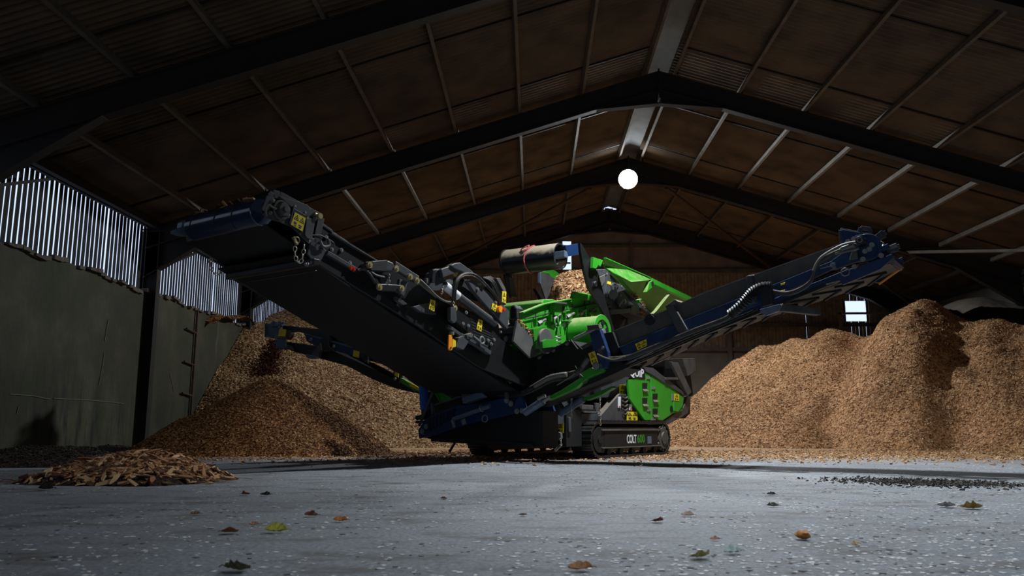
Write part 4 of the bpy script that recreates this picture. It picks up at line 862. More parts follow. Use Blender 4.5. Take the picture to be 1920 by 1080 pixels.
# right head bracket
hb = pw('head_bracket', 'black', [(502, 371), (508, 364), (520, 367), (598, 409), (588, 457), (578, 453), (545, 421), (520, 410), (497, 404), (492, 398)], .60, .02, bevel=.004)
mb = MB(); q = [aw(x, y, .60) for x, y in ((502, 371), (508, 364), (520, 367), (598, 409), (588, 457), (578, 453), (545, 421), (520, 410), (497, 404), (492, 398))]
for a_, c in zip(q, q[1:]+q[:1]): mb.bar(a_+Vector((.04, 0, 0)), c+Vector((.04, 0, 0)), .09, .012, (1, 0, 0))
mb.build('bracket_rim', 'grey', hb, .003)
pw('top_flap', 'grey', [(524, 368), (575, 383), (582, 389), (581, 408), (548, 389)], .66, .03, parent=hb)
q = aw(524, 395, .63); mb = MB(); mb.cyl(q, q+Vector((.10, 0, 0)), .075, 20); mb.cyl(q, q+Vector((.13, 0, 0)), .035, 12); mb.torus(q+Vector((.03, 0, 0)), .10, .018, (1, 0, 0), n=20); mb.build('drive_motor', 'dusty', hb, .004, smooth=True)
for x, y in ((511, 376), (506, 399), (525, 411), (551, 387), (570, 399), (531, 387), (574, 409), (540, 404), (590, 410), (578, 452)): mb = MB(); bolt(mb, aw(x, y, .64), (1, 0, 0), .016, .03); mb.build('bracket_bolt', 'zinc', hb)
mb = MB(); mb.tube([aw(500, 405, .68), aw(498, 392, .70), aw(503, 384, .72), aw(510, 388, .72), aw(518, 392, .72)], .012, 6); mb.tube([aw(533, 398, .70), aw(538, 402, .72), aw(541, 408, .7)], .014, 6); mb.build('motor_hose', 'hosel', hb, smooth=True)
PW(MB(), [(551, 386), (553, 387), (546, 421), (543, 419)], .68, .07).build('sticker_panel_edge', 'grey', hb, .003)
pw('sticker_panel', 'black', [(551, 390), (575, 404), (568, 438), (544, 422)], .675, .02, parent=hb)
sticker(aw, [(553, 398), (573, 409), (567, 434), (545, 421)], .68, tall=False)
pw('guard_end', 'dusty', [(575, 407), (592, 412), (585, 450), (577, 447), (572, 440)], .67, .07, parent=hb)
p = aw(596, 406, .66); MB().cyl(p, p+Vector((.05, 0, 0)), .035, 12).cyl(aw(590, 401, .66), aw(598, 404, .66), .02, 8).build('hinge_pin', 'gold', hb, smooth=True)
pr('scraper_blade', 'bluegrey', [(474, 418), (488, 415), (497, 405), (505, 410), (497, 419), (476, 421)], -7.75, .04, parent=hb)
# left head bracket
lb = pw('far_head_bracket', 'bluegrey', [(328, 432), (340, 426), (342, 416), (348, 412), (365, 409), (370, 414), (366, 440), (352, 442), (341, 441), (329, 437)], -1.02, .10)
pw('bracket_foot', 'bluegrey', [(355, 443), (362, 441), (377, 443), (374, 448), (357, 450)], -1.0, .08, parent=lb)
pw('pulley_bearing', 'deep', [(358, 415), (368, 406), (376, 412), (372, 440), (358, 436)], -.97, .06, parent=lb)
pw('bracket_tab', 'dusty', [(364, 403), (369, 400), (376, 405), (370, 411)], -.98, .03, parent=lb)
# cross member under the belt, paler bars painting the frame's lit edges, chains
a_ = aw(587, 492, .58); mb = MB(); mb.bar(a_+Vector((.06, 0, 0)), a_+Vector((-1.62, 0, 0)), .09, .07); mb.bar(a_+Vector((0, .05, -.09)), a_+Vector((-1.3, .05, -.09)), .03, .012); mb.build('cross_member', 'black', mv, .006)
mb = MB(); mb.bar(aw(620, 437, .62), aw(705, 489, .62), .05, .018); mb.build('edge_strip', 'dusty', mv)
for a_, c, t_ in ((aw(612, 474, .62), aw(668, 507, .62), .05), (aw(596, 496, .55), aw(657, 538, .55), .016), (aw(594, 414, .6), aw(622, 434, .6), .03)): MB().bar(a_, c, t_, t_).build('frame_rail', 'grey', mv, .004)
pw('rail_gusset', 'grey', [(585, 448), (612, 470), (608, 478), (600, 492), (588, 490), (577, 476), (580, 462)], .62, .03, parent=mv)
MB().chain([aw(553, 462, .68), aw(554, 482, .68), aw(559, 493, .68), aw(566, 488, .68), aw(571, 458, .68)], .045, .0065).build('lock_chain', 'chain', mv, smooth=True)
MB().bar(aw(550, 444, .68), aw(557, 459, .68), .03, .03).torus(aw(557, 450, .70), .035, .006, (1, 0, 0)).build('lynch_pin', 'gold', mv, .003)
MB().chain([aw(396, 484, -1.05), aw(395, 500, -1.05), aw(402, 513, -1.05), aw(412, 514, -1.05), aw(420, 498, -1.05), aw(421, 486, -1.05)], .045, .0065).build('lock_chain', 'chain', mv, smooth=True)
MB().bar(aw(399, 480, -1.05), aw(388, 495, -1.05), .02, .012).build('hanging_pin', 'gold', mv)
mb = MB(); mb.tube([aw(586, 441, .66), aw(600, 441, .66), aw(613, 447, .66), aw(625, 455, .66), aw(627, 463, .66)], .008, 6); mb.tube([aw(600, 452, .66), aw(606, 462, .67), aw(617, 460, .67), aw(616, 450, .66)], .02, 8); mb.build('cable_clip', 'hosel', mv, smooth=True)
for x, y in ((657, 502), (663, 505)): mb = MB(); bolt(mb, aw(x, y, .64), (1, 0, 0), .02, .02); mb.build('red_plug', 'red', mv)
mb = MB()
for x, y in ((640, 469), (622, 468), (602, 471), (656, 493), (612, 445)): bolt(mb, aw(x, y, .61), (1, 0, 0), .018, .02)
for x, y in ((456, 514), (469, 514), (576, 496), (587, 493)): q = aw(x, y, .6 if x > 500 else -1.0); bolt(mb, q, (0, -1, 0), .02, .03)
mb.build('frame_bolts', 'zinc', mv)
# mid hinge
hg = PW(MB(), [(694, 493), (700, 489), (726, 487), (738, 492), (742, 503), (738, 509), (700, 507)], .78, .18).build('hinge_box', 'grey', mc, .02)
PW(MB(), [(697, 491), (727, 488), (724, 508), (696, 506)], .785, .02).build('box_front', 'deep', hg)
pw('hinge_ear', 'grey', [(687, 491), (697, 490), (696, 504), (686, 504)], .74, .05, parent=hg)
mb = MB(); mb.bar(aw(738, 497, .74), aw(782, 525, .74), .06, .11); mb.build('hinge_link', 'grey', hg, .012)
pw('hinge_plate', 'grey', [(714, 516), (722, 514), (733, 519), (730, 535), (716, 533)], .70, .04, parent=hg)
pw('hinge_plate', 'grey', [(750, 523), (765, 529), (758, 555), (746, 547)], .74, .05, parent=hg)
mb = MB(); mb.bar(aw(706, 539, .74), aw(752, 541, .74), .06, .09); mb.bar(aw(700, 520, .7), aw(712, 545, .7), .05, .06); mb.build('lower_link', 'black', hg, .01)
pw('hinge_wedge', 'grey', [(742, 556), (752, 560), (764, 570), (757, 572), (743, 563)], .68, .05, parent=hg)
mb = MB()
for x, y in ((691, 497), (741, 504), (767, 519), (780, 526), (709.5, 538.5), (751, 541), (852, 513), (863, 502), (851, 578)): q = aw(x, y, .77); MB().cyl(q, q+Vector((.03, 0, 0)), .042, 14).cyl(q, q+Vector((.05, 0, 0)), .02, 10).build('pivot_pin', 'gold', hg, smooth=True)
mb = MB(); mb.tube([aw(670, 507, .72), aw(684, 505, .74), aw(697, 520, .76), aw(704, 532, .74)], .02, 8); mb.tube([aw(690, 506, .74), aw(705, 516, .78), aw(720, 520, .78)], .016, 8); mb.build('hinge_hose', 'hose', hg, smooth=True)
MB().chain([aw(729, 514, .78), aw(730, 534, .78)], .03, .005).build('pin_chain', 'zinc', hg, smooth=True)
mb = MB(); mb.bar(aw(690, 556, .5), aw(714, 553, .5), .02, .02); mb.build('stay_rod', 'steel', hg)
# lower fan guard and warning sticker
pw('lower_guard', 'grey', [(775, 575), (800, 568), (812, 570), (818, 590), (806, 588), (790, 585)], .66, .1, parent=mv)
sticker(aw, [(807, 561), (816, 564), (814, 584), (804, 579)], .70)
# fold arm group
fa = PW(MB(), [(846, 497), (854, 493), (863, 492), (886, 508), (889, 515), (880, 516), (866, 509), (852, 503)], .86, .10).build('fold_arm', 'grey', mc, .01)
mb = MB(); mb.bar(aw(826, 513, .80), aw(858, 501, .80), .06, .12); mb.build('fold_link', 'grey', fa, .01)
PW(MB(), [(799, 528), (803, 513), (812, 508), (816, 504), (827, 504), (833, 517), (834, 530), (826, 545), (812, 545), (800, 532)], .76, .05).build('clevis', 'grey', fa, .008)
PW(MB(), [(812, 506), (818, 505), (816, 530), (810, 530)], .84, .08).build('clevis_cheek', 'black', fa, .006)
PW(MB(), [(800, 522), (808, 520), (806, 532), (800, 531)], .80, .05).build('clevis_tab', 'dusty', fa, .004)
ap = PW(MB(), [(877, 527), (885, 524), (920, 550), (955, 583), (955, 592), (952, 618), (936, 600), (905, 565), (888, 545)], .84, .07).build('arm_panel', 'grey', fa, .008)
PW(MB(), [(850, 521), (877, 524), (890, 548), (900, 565), (880, 560), (855, 545), (846, 536)], .72, .05).build('dark_infill', 'deep', fa)
PW(MB(), [(836, 523), (850, 520), (848, 545), (836, 533)], .78, .03).build('side_cheek', 'dusty', fa, .004)
MB().cyl(aw(832, 535, .78), aw(928, 607, .78), .055, 16).build('hydraulic_cylinder', 'grey', fa, smooth=True)
MB().cyl(aw(833, 535, .79), aw(858, 555, .79), .062, 16).build('cylinder_label_band', 'white', fa, smooth=True)
mb = MB(); mb.tube([aw(848, 568, .84), aw(851, 545, .86), aw(855, 528, .87), aw(866, 516, .87), aw(880, 513, .87), aw(895, 518, .87), aw(912, 535, .86), aw(928, 553, .86), aw(940, 570, .86)], .020, 8)
mb.tube([aw(853, 566, .84), aw(855, 540, .86), aw(862, 522, .87), aw(876, 517, .87), aw(892, 521, .87), aw(910, 537, .87)], .016, 8)
for k in range(5): mb.tube([aw(905+k*3, 520-k*.5, .70-k*.04), aw(920+k*3, 528, .72-k*.04), aw(930+k*2, 545, .74-k*.04), aw(936+k*1.5, 562, .74-k*.04)], .013, 6)
mb.build('hydraulic_hose', 'hose', fa, smooth=True)
mb = MB(); mb.tube([aw(787, 524, .76), aw(802, 538, .80), aw(820, 556, .82), aw(838, 566, .83), aw(849, 563, .83), aw(852, 550, .83)], .016, 8); mb.cyl(aw(784, 528, .74), aw(818, 556, .74), .022, 8); mb.build('silver_hose', 'hosel', fa, smooth=True)
MB().chain([aw(830, 537, .84), aw(828, 552, .84)], .03, .006).build('pin_chain', 'chain', fa, smooth=True)
MB().chain([aw(850, 566, .86), aw(850, 578, .86)], .03, .006).build('pin_chain', 'chain', fa, smooth=True)
pw('control_box', 'black', [(909, 523), (935, 521), (946, 542), (949, 571), (940, 575), (920, 545)], .60, .10, parent=fa)
PW(MB(), [(930, 521), (938, 522), (948, 541), (949, 548), (945, 548), (935, 530)], .66, .10).build('box_cover', 'dusty', fa, .006)
PW(MB(), [(912, 524), (930, 521), (932, 527), (918, 529)], .61, .04).build('blue_strip', 'navy', fa)
sticker(aw, [(941.5, 546), (949, 547), (948.5, 569), (941, 566)], .80)
sticker(aw, [(923, 568), (932, 572), (929, 585), (921, 579)], .848)
p = aw(934, 580, .85); mb = MB().cyl(p, p+Vector((.05, 0, 0)), .05, 14); mb.build('amber_reflector', 'orange', fa, smooth=True); q = aw(940, 580.5, .86); MB().cyl(q, q+Vector((.06, 0, 0)), .025, 12).build('red_button', 'red', fa, smooth=True)
for x, y in ((899, 532), (895, 542), (929, 567), (949, 611), (874, 586), (938, 622), (926, 637), (868, 607), (878, 611), (915, 638), (921, 645)): mb = MB(); bolt(mb, aw(x, y, .845 if y < 600 else .78), (1, 0, 0), .018, .02); mb.build('arm_bolt', 'zinc', fa)
# slotted gearbox guard below the arm
sgd = PW(MB(), [(848, 575), (860, 573), (935, 607), (940, 640), (925, 665), (915, 662), (872, 617), (850, 600)], .76, .12).build('slotted_guard', 'black', mc, .008)
mb = MB()
for i in range(8): PW(mb, [(880+i*1.5, 592+i*6), (881+i*1.5, 590+i*6), (920+i*1.2, 610+i*5), (919+i*1.2, 612+i*5)], .765, .008)
mb.build('guard_slots', 'deep', sgd)
sticker(aw, [(897, 598), (905, 601), (902, 622), (893, 617)], .77)
pw('hanger_plate', 'grey', [(845, 576), (855, 576), (857, 600), (852, 606), (845, 600)], .82, .06, parent=sgd)
mb = MB(); mb.bar(aw(838, 611, .74), aw(862, 628, .74), .05, .05); mb.bar(aw(862, 628, .74), aw(918, 662, .74), .06, .06); mb.bar(aw(878, 630, .80), aw(914, 650, .80), .02, .02); mb.build('lower_edge_rail', 'grey', sgd, .006)
pw('rail_block', 'grey', [(860, 633), (868, 630), (879, 641), (869, 656), (855, 650)], .80, .12, parent=sgd)
pw('rail_clip', 'dusty', [(875, 627), (884, 624), (888, 627), (885, 636), (877, 635)], .80, .06, parent=sgd)
mb = MB(); mb.torus(aw(904, 638, .82), .05, .014, (1, 0, 0), n=14); mb.bar(aw(888, 630, .82), aw(900, 640, .82), .02, .02); mb.build('shackle', 'zinc', sgd, smooth=True)
tg = PW(MB(), [(842, 628), (848, 628), (849, 653), (847, 657), (843, 657), (841, 653)], .82, .02).build('orange_tag', 'orange', sgd, .002)
q = aw(845.5, 652, .825); MB().cyl(q, q+Vector((.004, 0, 0)), .014, 10).build('tag_hole', 'deep', tg)
pw('yellow_tag', 'yellow', [(849, 635), (855, 639), (855, 650), (849, 652)], .80, .02, parent=sgd); MB().cyl(aw(847, 622, .80), aw(847, 628, .80), .035, 10).build('tag_bracket', 'zinc', sgd, smooth=True)
# green post with black head
ps = PR(MB(), [(945, 640), (960, 640), (960, 717), (945, 715)], -2.75, .16).build('support_post', 'green', mc, .006)
PR(MB(), [(944, 616), (962, 600), (969, 600), (969, 618), (966, 628), (963, 645), (943, 645)], -2.80, .22).build('post_head', 'black', ps, .02)
PR(MB(), [(955, 580), (958, 572), (964, 571), (969, 578), (970, 600), (955, 602)], -2.78, .2).build('post_cap', 'deep', ps, .03)
PR(MB(), [(954, 598), (970, 598), (970, 606), (954, 606)], -2.83, .26).build('post_clamp', 'black', ps, .005)
for x, y in ((949, 635), (965, 619)): mb = MB(); bolt(mb, ar(x, y, -2.81), (0, -1, 0), .03, .02); mb.build('post_bolt', 'zinc', ps)
sticker(ar, [(945, 658), (957, 658), (957, 679), (945, 679)], -2.755)
MB().chain([ar(952, 708, -2.86), ar(957, 722, -2.86), ar(962, 700, -2.86)], .035, .006).build('lock_chain', 'chain', mc, smooth=True)
# dusty chute plate beside the post
pw('chute_plate', 'dusty', [(963, 640), (970, 602), (995, 627), (1017, 650), (1016, 657), (995, 672), (978, 655)], .76, .04)
# ---------------- conveyors to the sides
def skirt_line(pts, r): return [ar(x, y, r) for x, y in pts]
rc = pr('right_conveyor', 'navy', [(1160, 651), (1320, 585), (1420, 546), (1560, 489), (1600, 478), (1605, 490), (1560, 505), (1420, 573), (1320, 612), (1178, 680)], -2.42, .05)
nearf = [ar(x, y, -2.42) for x, y in [(1160, 651), (1320, 585), (1420, 546), (1560, 489), (1600, 478), (1605, 490), (1560, 505), (1420, 573), (1320, 612), (1178, 680)]]
MB().prism([p+Vector((0, .75, 0)) for p in nearf], (0, .05, 0)).build('far_frame', 'navy', rc, .005)
sk = [(1147, 622), (1247, 582), (1320, 549), (1400, 520), (1580, 456), (1590, 480), (1560, 490), (1420, 546), (1320, 585), (1247, 618), (1160, 650)]
PR(MB(), sk, -2.36, .02).build('side_skirt', 'dusty', rc, .003); MB().prism([ar(x, y, -2.36)+Vector((0, .62, 0)) for x, y in sk], (0, .02, 0)).build('side_skirt', 'dusty', rc, .003)
mb = MB(); e0 = [ar(x, y, -2.37) for x, y in sk[:5]]
for a_, c in zip(e0[:-1], e0[1:]): mb.bar(a_, c, .02, .008)
mb.build('skirt_edge', 'zinc', rc)
def ribbon(pts, r0, r1, th, name, m, parent):
    mb = MB(); P = [ar(x, y, r0) for x, y in pts]
    for a_, c in zip(P[:-1], P[1:]): mb.prism([a_, c, c+Vector((0, 0, th)), a_+Vector((0, 0, th))], (0, r1-r0, 0))
    return mb.build(name, m, parent), P
ret, RP = ribbon([(1090, 716), (1180, 680), (1300, 628), (1420, 584), (1533, 547), (1610, 520), (1668, 494)], -2.36, -1.72, .016, 'return_belt', 'beltdust', rc)
ribbon([(1085, 668), (1160, 635), (1320, 572), (1480, 512), (1615, 466)], -2.34, -1.74, .016, 'carry_belt', 'rubber', rc)
mb = MB(); Ltot = [0]
for a_, c in zip(RP[:-1], RP[1:]): Ltot.append(Ltot[-1]+(c-a_).length)
def rp(s): 
    for i in range(len(RP)-1):
        if s <= Ltot[i+1]+1e-6: return RP[i].lerp(RP[i+1], (s-Ltot[i])/(Ltot[i+1]-Ltot[i]))
    return RP[-1]
s = .1
while s < Ltot[-1]-.35:
    a_ = rp(s)+Vector((0, .03, -.012)); m_ = rp(s+.30)+Vector((0, .32, -.012)); c = rp(s)+Vector((0, .61, -.012)); mb.bar(a_, m_, .030, .028); mb.bar(m_, c, .030, .028); s += .30
mb.build('belt_chevrons', 'deep', rc)
mb = MB(); mb.bar(ar(1170, 690, -2.40), ar(1330, 622, -2.40), .05, .05); mb.bar(ar(1330, 622, -2.40), ar(1560, 530, -2.40), .05, .05); mb.bar(ar(1180, 684, -2.45), ar(1420, 580, -2.45), .03, .03); mb.build('lower_rail', 'black', rc, .005)
# strap bracket, small upright tube, idler blocks
pr('strap_bracket', 'grey', [(1247, 574), (1252, 571), (1262, 572), (1288, 618), (1272, 625)], -2.50, .06, parent=rc)
MB().prism([ar(1247, 574, -2.5), ar(1266, 561, -2.5), ar(1270, 565, -2.5), ar(1255, 578, -2.5)], (0, .3, 0)).build('strap_top', 'dusty', rc, .004)
p0 = ar(1407, 518, -2.50); MB().cyl(p0+Vector((.02, 0, -.38)), p0, .058, 20).build('upright_tube', 'grey', rc, .003, smooth=True); MB().cyl(p0, p0+Vector((-.002, 0, .008)), .052, 20).build('tube_cap', 'white', rc, smooth=True)
mb = MB(); q = ar(1219, 600, -2.385); mb.cyl(q, q+Vector((0, -.03, 0)), .08, 16); mb.build('skirt_patch', 'black', rc, smooth=True)
# hoses along the near side
mb = MB()
for k in range(4):
    o_ = k*1.6; mb.tube([ar(1130, 672+o_, -2.52), ar(1175, 668+o_, -2.55), ar(1210, 655+o_, -2.55), ar(1300, 618+o_, -2.52), ar(1360, 595+o_, -2.52), ar(1378, 578+o_, -2.55)], .020, 7)
    mb.tube([ar(1448, 545+o_, -2.56), ar(1475, 548+o_, -2.54), ar(1500, 540+o_, -2.54), ar(1520, 525+o_, -2.55), ar(1530, 500+o_, -2.57), ar(1545, 482+o_, -2.58), ar(1590, 462+o_*.5, -2.6), ar(1612, 456+o_*.5, -2.6)], .018, 7)
mb.build('hydraulic_hose', 'hose', rc, smooth=True)
mb = MB(); mb.tube([ar(1369, 590, -2.60), ar(1385, 577, -2.62), ar(1400, 560, -2.62), ar(1412, 547, -2.62), ar(1428, 539, -2.62), ar(1447, 537, -2.60)], .062, 12, rib=.22); mb.build('ribbed_sleeve', 'rubber', rc, smooth=True)
mb = MB(); mb.tube([ar(1525, 508, -2.64), ar(1532, 492, -2.65), ar(1545, 478, -2.65), ar(1575, 461, -2.66), ar(1595, 455, -2.66), ar(1614, 453, -2.66)], .018, 8); mb.tube([ar(1566, 476, -2.64), ar(1585, 472, -2.66), ar(1610, 466, -2.66)], .016, 8); mb.build('pale_hose', 'hosel', rc, smooth=True)
mb = MB(); mb.tube([ar(1120, 664, -2.6), ar(1135, 671, -2.62), ar(1152, 674, -2.62), ar(1172, 668, -2.6)], .014, 6); mb.build('thin_cable', 'hosel', rc, smooth=True)
pr('hose_clamp', 'black', [(1425, 545), (1445, 541), (1448, 570), (1428, 575)], -2.66, .12, parent=rc)
pr('idler_cover', 'bluegrey', [(1424, 580), (1462, 570), (1466, 573), (1460, 583), (1436, 592), (1426, 586)], -2.50, .05, parent=rc)
mb = MB(); a_ = ar(1462, 577, -2.46); mb.bar(a_, a_+Vector((.30, .72, -.0)), .10, .10); mb.build('idler_roller', 'dusty', rc, .01)
sticker(ar, [(1191, 645), (1212, 636), (1213, 648), (1196, 657)], -2.43, tall=False)
pr('yellow_label', 'yellow', [(1451, 548), (1472, 543), (1470, 547), (1454, 553)], -2.44, .01, parent=rc); pr('yellow_label', 'yellow', [(1463, 532), (1472, 529), (1471, 533), (1464, 535)], -2.44, .01, parent=rc)
# head drive of the right conveyor
hdr = pr('right_head_drive', 'navy', [(1557, 505), (1560, 488), (1578, 475), (1590, 452), (1606, 441), (1622, 439), (1640, 448), (1648, 465), (1648, 478), (1632, 485), (1600, 492), (1565, 505)], -2.52, .08)
mb = MB()
for pts in ([(1575, 432), (1580, 430), (1612, 436), (1610, 450), (1590, 458), (1577, 452)],): PR(mb, pts, -2.45, .03)
mb.build('top_plate', 'navy', hdr, .004)
def frame4(pts, r, th=.022):
    P = [ar(x, y, r) for x, y in pts]; mb = MB()
    for a_, c in zip(P, P[1:]+P[:1]): mb.bar(a_, c, .05, th, (0, 1, 0))
    mb.build('lifting_lug', 'grey', hdr, .002)
frame4([(1576, 431), (1606, 437), (1604, 450), (1578, 454)], -2.42); frame4([(1611, 436), (1614, 427), (1632, 430), (1631, 440)], -2.42); frame4([(1641, 446), (1656, 434), (1660, 441), (1648, 448)], -2.40); frame4([(1664, 466), (1682, 459), (1684, 467), (1668, 471)], -2.40)
c0 = ar(1626, 464, -2.5); MB().cyl(c0, c0+Vector((0, -.02, 0)), .175, 36).build('drive_flange', 'navy', hdr, .004, smooth=True)
c1_ = ar(1617, 454, -2.55); mb = MB().cyl(c1_+Vector((0, .03, 0)), c1_+Vector((0, -.14, 0)), .055, 18); mb.build('motor_body', 'black', hdr, .004, smooth=True)
MB().cyl(c1_+Vector((0, -.14, 0)), c1_+Vector((0, -.155, 0)), .035, 16, hollow=.012).build('hose_fitting', 'zinc', hdr, smooth=True)
MB().cyl(ar(1578, 469, -2.62), ar(1602, 460, -2.62), .040, 14).build('motor_cylinder', 'steel', hdr, smooth=True)
PR(MB(), [(1597, 471), (1606, 469), (1608, 484), (1592, 488)], -2.58, .05).build('dusty_block', 'dusty', hdr, .004)
for x, y in ((1590, 453), (1601, 448), (1630, 467), (1622, 471), (1635, 459), (1618, 486), (1602, 500), (1652, 479), (1561, 497)): mb = MB(); bolt(mb, ar(x, y, -2.53), (0, -1, 0), .022, .025); mb.build('drive_bolt', 'zinc', hdr)
PR(MB(), [(1559, 493), (1566, 492), (1567, 502), (1560, 503)], -2.58, .05).build('square_nut', 'bluegrey', hdr, .004)
mb = MB(); PR(mb, [(1567, 516), (1600, 503), (1655, 483), (1672, 476), (1674, 484), (1650, 505), (1610, 522), (1580, 534)], -2.50, .04); mb.build('head_side_plate', 'navy', hdr, .004)
MB().prism([ar(1655, 483, -2.46), ar(1672, 474, -2.46), ar(1674, 484, -2.46), ar(1668, 492, -2.46)], (0, .74, 0)).build('head_end_plate', 'navy', hdr, .004)
hp_ = ar(1640, 472, -2.36); MB().cyl(hp_, hp_+Vector((0, .64, 0)), .15, 28).build('head_pulley', 'deep', hdr, smooth=True)
mb = MB(); mb.bar(ar(1664, 466, -2.42), ar(1682, 460, -2.42), .05, .05); mb.build('lug_tip', 'steel', hdr, .003)
mb = MB(); mb.bar(ar(1648, 470, -2.44), ar(1668, 462, -2.44), .06, .07); mb.build('lug_arm', 'navy', hdr, .004)
mb = MB(); PR(mb, [(1660, 494), (1692, 482), (1694, 492), (1690, 502), (1650, 530), (1640, 530)], -1.78, .04); mb.build('far_head_plate', 'navy', hdr, .004)
MB().bar(ar(1648, 533, -1.80), ar(1690, 503, -1.80), .03, .02).build('orange_edge', 'orange', hdr)
mb = MB(); mb.torus(ar(1585, 510, -2.54), .05, .010, (0, 1, 0)); mb.bar(ar(1538, 504, -2.5), ar(1560, 498, -2.5), .015, .015); mb.bar(ar(1549, 533, -2.46), ar(1576, 526, -2.46), .015, .015); mb.build('steel_rod', 'steel', hdr, smooth=True)
mb = MB(); mb.tube([ar(1648, 452, -2.3), ar(1656, 458, -2.35), ar(1652, 470, -2.4)], .014, 6); mb.tube([ar(1668, 476, -2.4), ar(1675, 484, -2.42), ar(1674, 498, -2.42)], .014, 6); mb.build('head_hose', 'hosel', hdr, smooth=True)
# middle trough (black bolted side) and bracket with sticker
tg_ = pr('conveyor_trough', 'deep', [(984, 682), (1068, 638), (1076, 640), (1092, 655), (1120, 640), (1150, 660), (1175, 690), (1120, 715), (1060, 740), (1000, 762), (975, 748), (955, 722)], -2.38, .5)
for x, y in ((1063, 643), (1037, 656), (1011, 669), (987, 679)): mb = MB(); bolt(mb, ar(x, y, -2.39), (0, -1, 0), .028, .02); mb.build('trough_bolt', 'zinc', tg_); mb = MB(); mb.bar(ar(986, 680, -2.40), ar(1068, 639, -2.40), .04, .025); mb.bar(ar(1070, 637, -2.40), ar(1083, 655, -2.40), .04, .02); mb.build('trough_rim', 'grey', tg_, .003)
PR(MB(), [(1083, 652), (1120, 634), (1118, 645), (1090, 662)], -2.36, .03).build('trough_plate', 'dusty', tg_, .003)
mb = MB(); PR(mb, [(1025, 700), (1030, 693), (1040, 695), (1042, 704), (1025, 706)], -2.42, .04); PR(mb, [(1072, 688), (1078, 685), (1082, 692), (1074, 696)], -2.42, .04); mb.build('hose_saddle', 'black', tg_, .005)
bk = pr('pivot_arm', 'navy', [(1103, 612), (1116, 608), (1124, 618), (1139, 660), (1140, 668), (1136, 690), (1118, 693), (1110, 688), (1103, 664), (1112, 655)], -2.56, .10)
sticker(ar, [(1103, 663), (1115, 658), (1122, 679), (1110, 684)], -2.57)
PR(MB(), [(1120, 653), (1127, 655), (1132, 666), (1124, 665)], -2.57, .02).build('bare_patch', 'dusty', bk); PR(MB(), [(1124, 683), (1128, 682), (1131, 690), (1125, 690)], -2.57, .02).build('bare_patch', 'dusty', bk)
mb = MB(); bolt(mb, ar(1117.5, 686, -2.57), (0, -1, 0), .04, .02); bolt(mb, ar(1130, 652, -2.57), (0, -1, 0), .02, .02); mb.build('pivot_bolt', 'zinc', bk)
MB().cyl(ar(1077, 635, -2.62), ar(1116, 616, -2.62), .028, 10).build('silver_ram', 'steel', bk, smooth=True)
PR(MB(), [(1100, 610), (1122, 608), (1124, 616), (1102, 620)], -2.66, .10).build('valve_block', 'dusty', bk, .006)
mb = MB(); PR(mb, [(1130, 625), (1148, 622), (1160, 652), (1150, 665), (1140, 660)], -2.45, .08); mb.build('skirt_end', 'deep', bk, .005)
# rubber hoses sweeping under the trough
mb = MB()
for k in range(3): mb.tube([ar(905, 729+k*5, -2.62), ar(918, 724+k*5, -2.66), ar(932, 727+k*6, -2.68), ar(950, 738+k*3, -2.68), ar(975, 736+k*3, -2.68), ar(1005, 722+k*4, -2.68), ar(1035, 707+k*4, -2.68), ar(1065, 701+k*4, -2.66), ar(1085, 694+k*2, -2.62), ar(1102, 675+k*2, -2.58)], .030, 9)
mb.build('hydraulic_hose', 'hose', mc, smooth=True)
mb = MB(); mb.tube([ar(1002, 724, -2.76), ar(1030, 708, -2.77), ar(1052, 703, -2.77), ar(1063, 702, -2.76)], .036, 10, rib=.12); mb.tube([ar(1092, 688, -2.66), ar(1097, 680, -2.66), ar(1103, 672, -2.64)], .034, 8, rib=.15); mb.tube([ar(1044, 722, -2.7), ar(1062, 711, -2.7), ar(1078, 700, -2.7)], .010, 6); mb.build('hose_sleeve', 'hosel', mc, smooth=True)
# green booms with hydraulic rams
pr('lower_boom', 'green', [(1026, 751), (1032, 742), (1050, 733), (1086, 710), (1089, 700), (1107, 689), (1112, 692), (1130, 692), (1128, 697), (1100, 709), (1080, 727), (1050, 741), (1034, 748)], -2.50, .12)
pr('second_boom', 'green_dk', [(1092, 748), (1100, 744), (1147, 724), (1150, 727), (1128, 740), (1100, 751)], -2.0, .12)
mb = MB(); PR(mb, [(1086, 700), (1092, 706), (1089, 710), (1085, 706)], -2.53, .02); PR(mb, [(1092, 717), (1101, 713), (1100, 717), (1095, 720)], -2.53, .02); mb.build('boom_lug', 'dusty', mc)
MB().cyl(ar(984, 774, -2.72), ar(1018, 752, -2.72), .060, 18).build('ram', 'bluegrey', mc, .004, smooth=True)
MB().cyl(ar(1016, 754, -2.72), ar(1032, 744, -2.72), .03, 12).cyl(ar(1009, 748, -2.78), ar(1022, 742, -2.78), .03, 10).build('ram_rod', 'zinc', mc, smooth=True)
MB().cyl(ar(1050, 776, -1.9), ar(1094, 748, -1.9), .060, 18).build('ram', 'bluegrey', mc, .004, smooth=True)
MB().chain([ar(1072, 728, -1.95), ar(1071.5, 757, -1.95), ar(1071, 786, -1.95)], .03, .005).build('lock_chain', 'chain', mc, smooth=True)
MB().chain([ar(1125, 736, -1.7), ar(1125, 762, -1.7), ar(1126, 800, -1.7)], .03, .005).build('lock_chain', 'chain', mc, smooth=True)
MB().tube([ar(1047, 759, -1.9), ar(1051, 768, -1.95), ar(1049, 776, -1.9), ar(1041, 778, -1.9)], .012, 6).build('grease_line', 'hosel', mc, smooth=True)
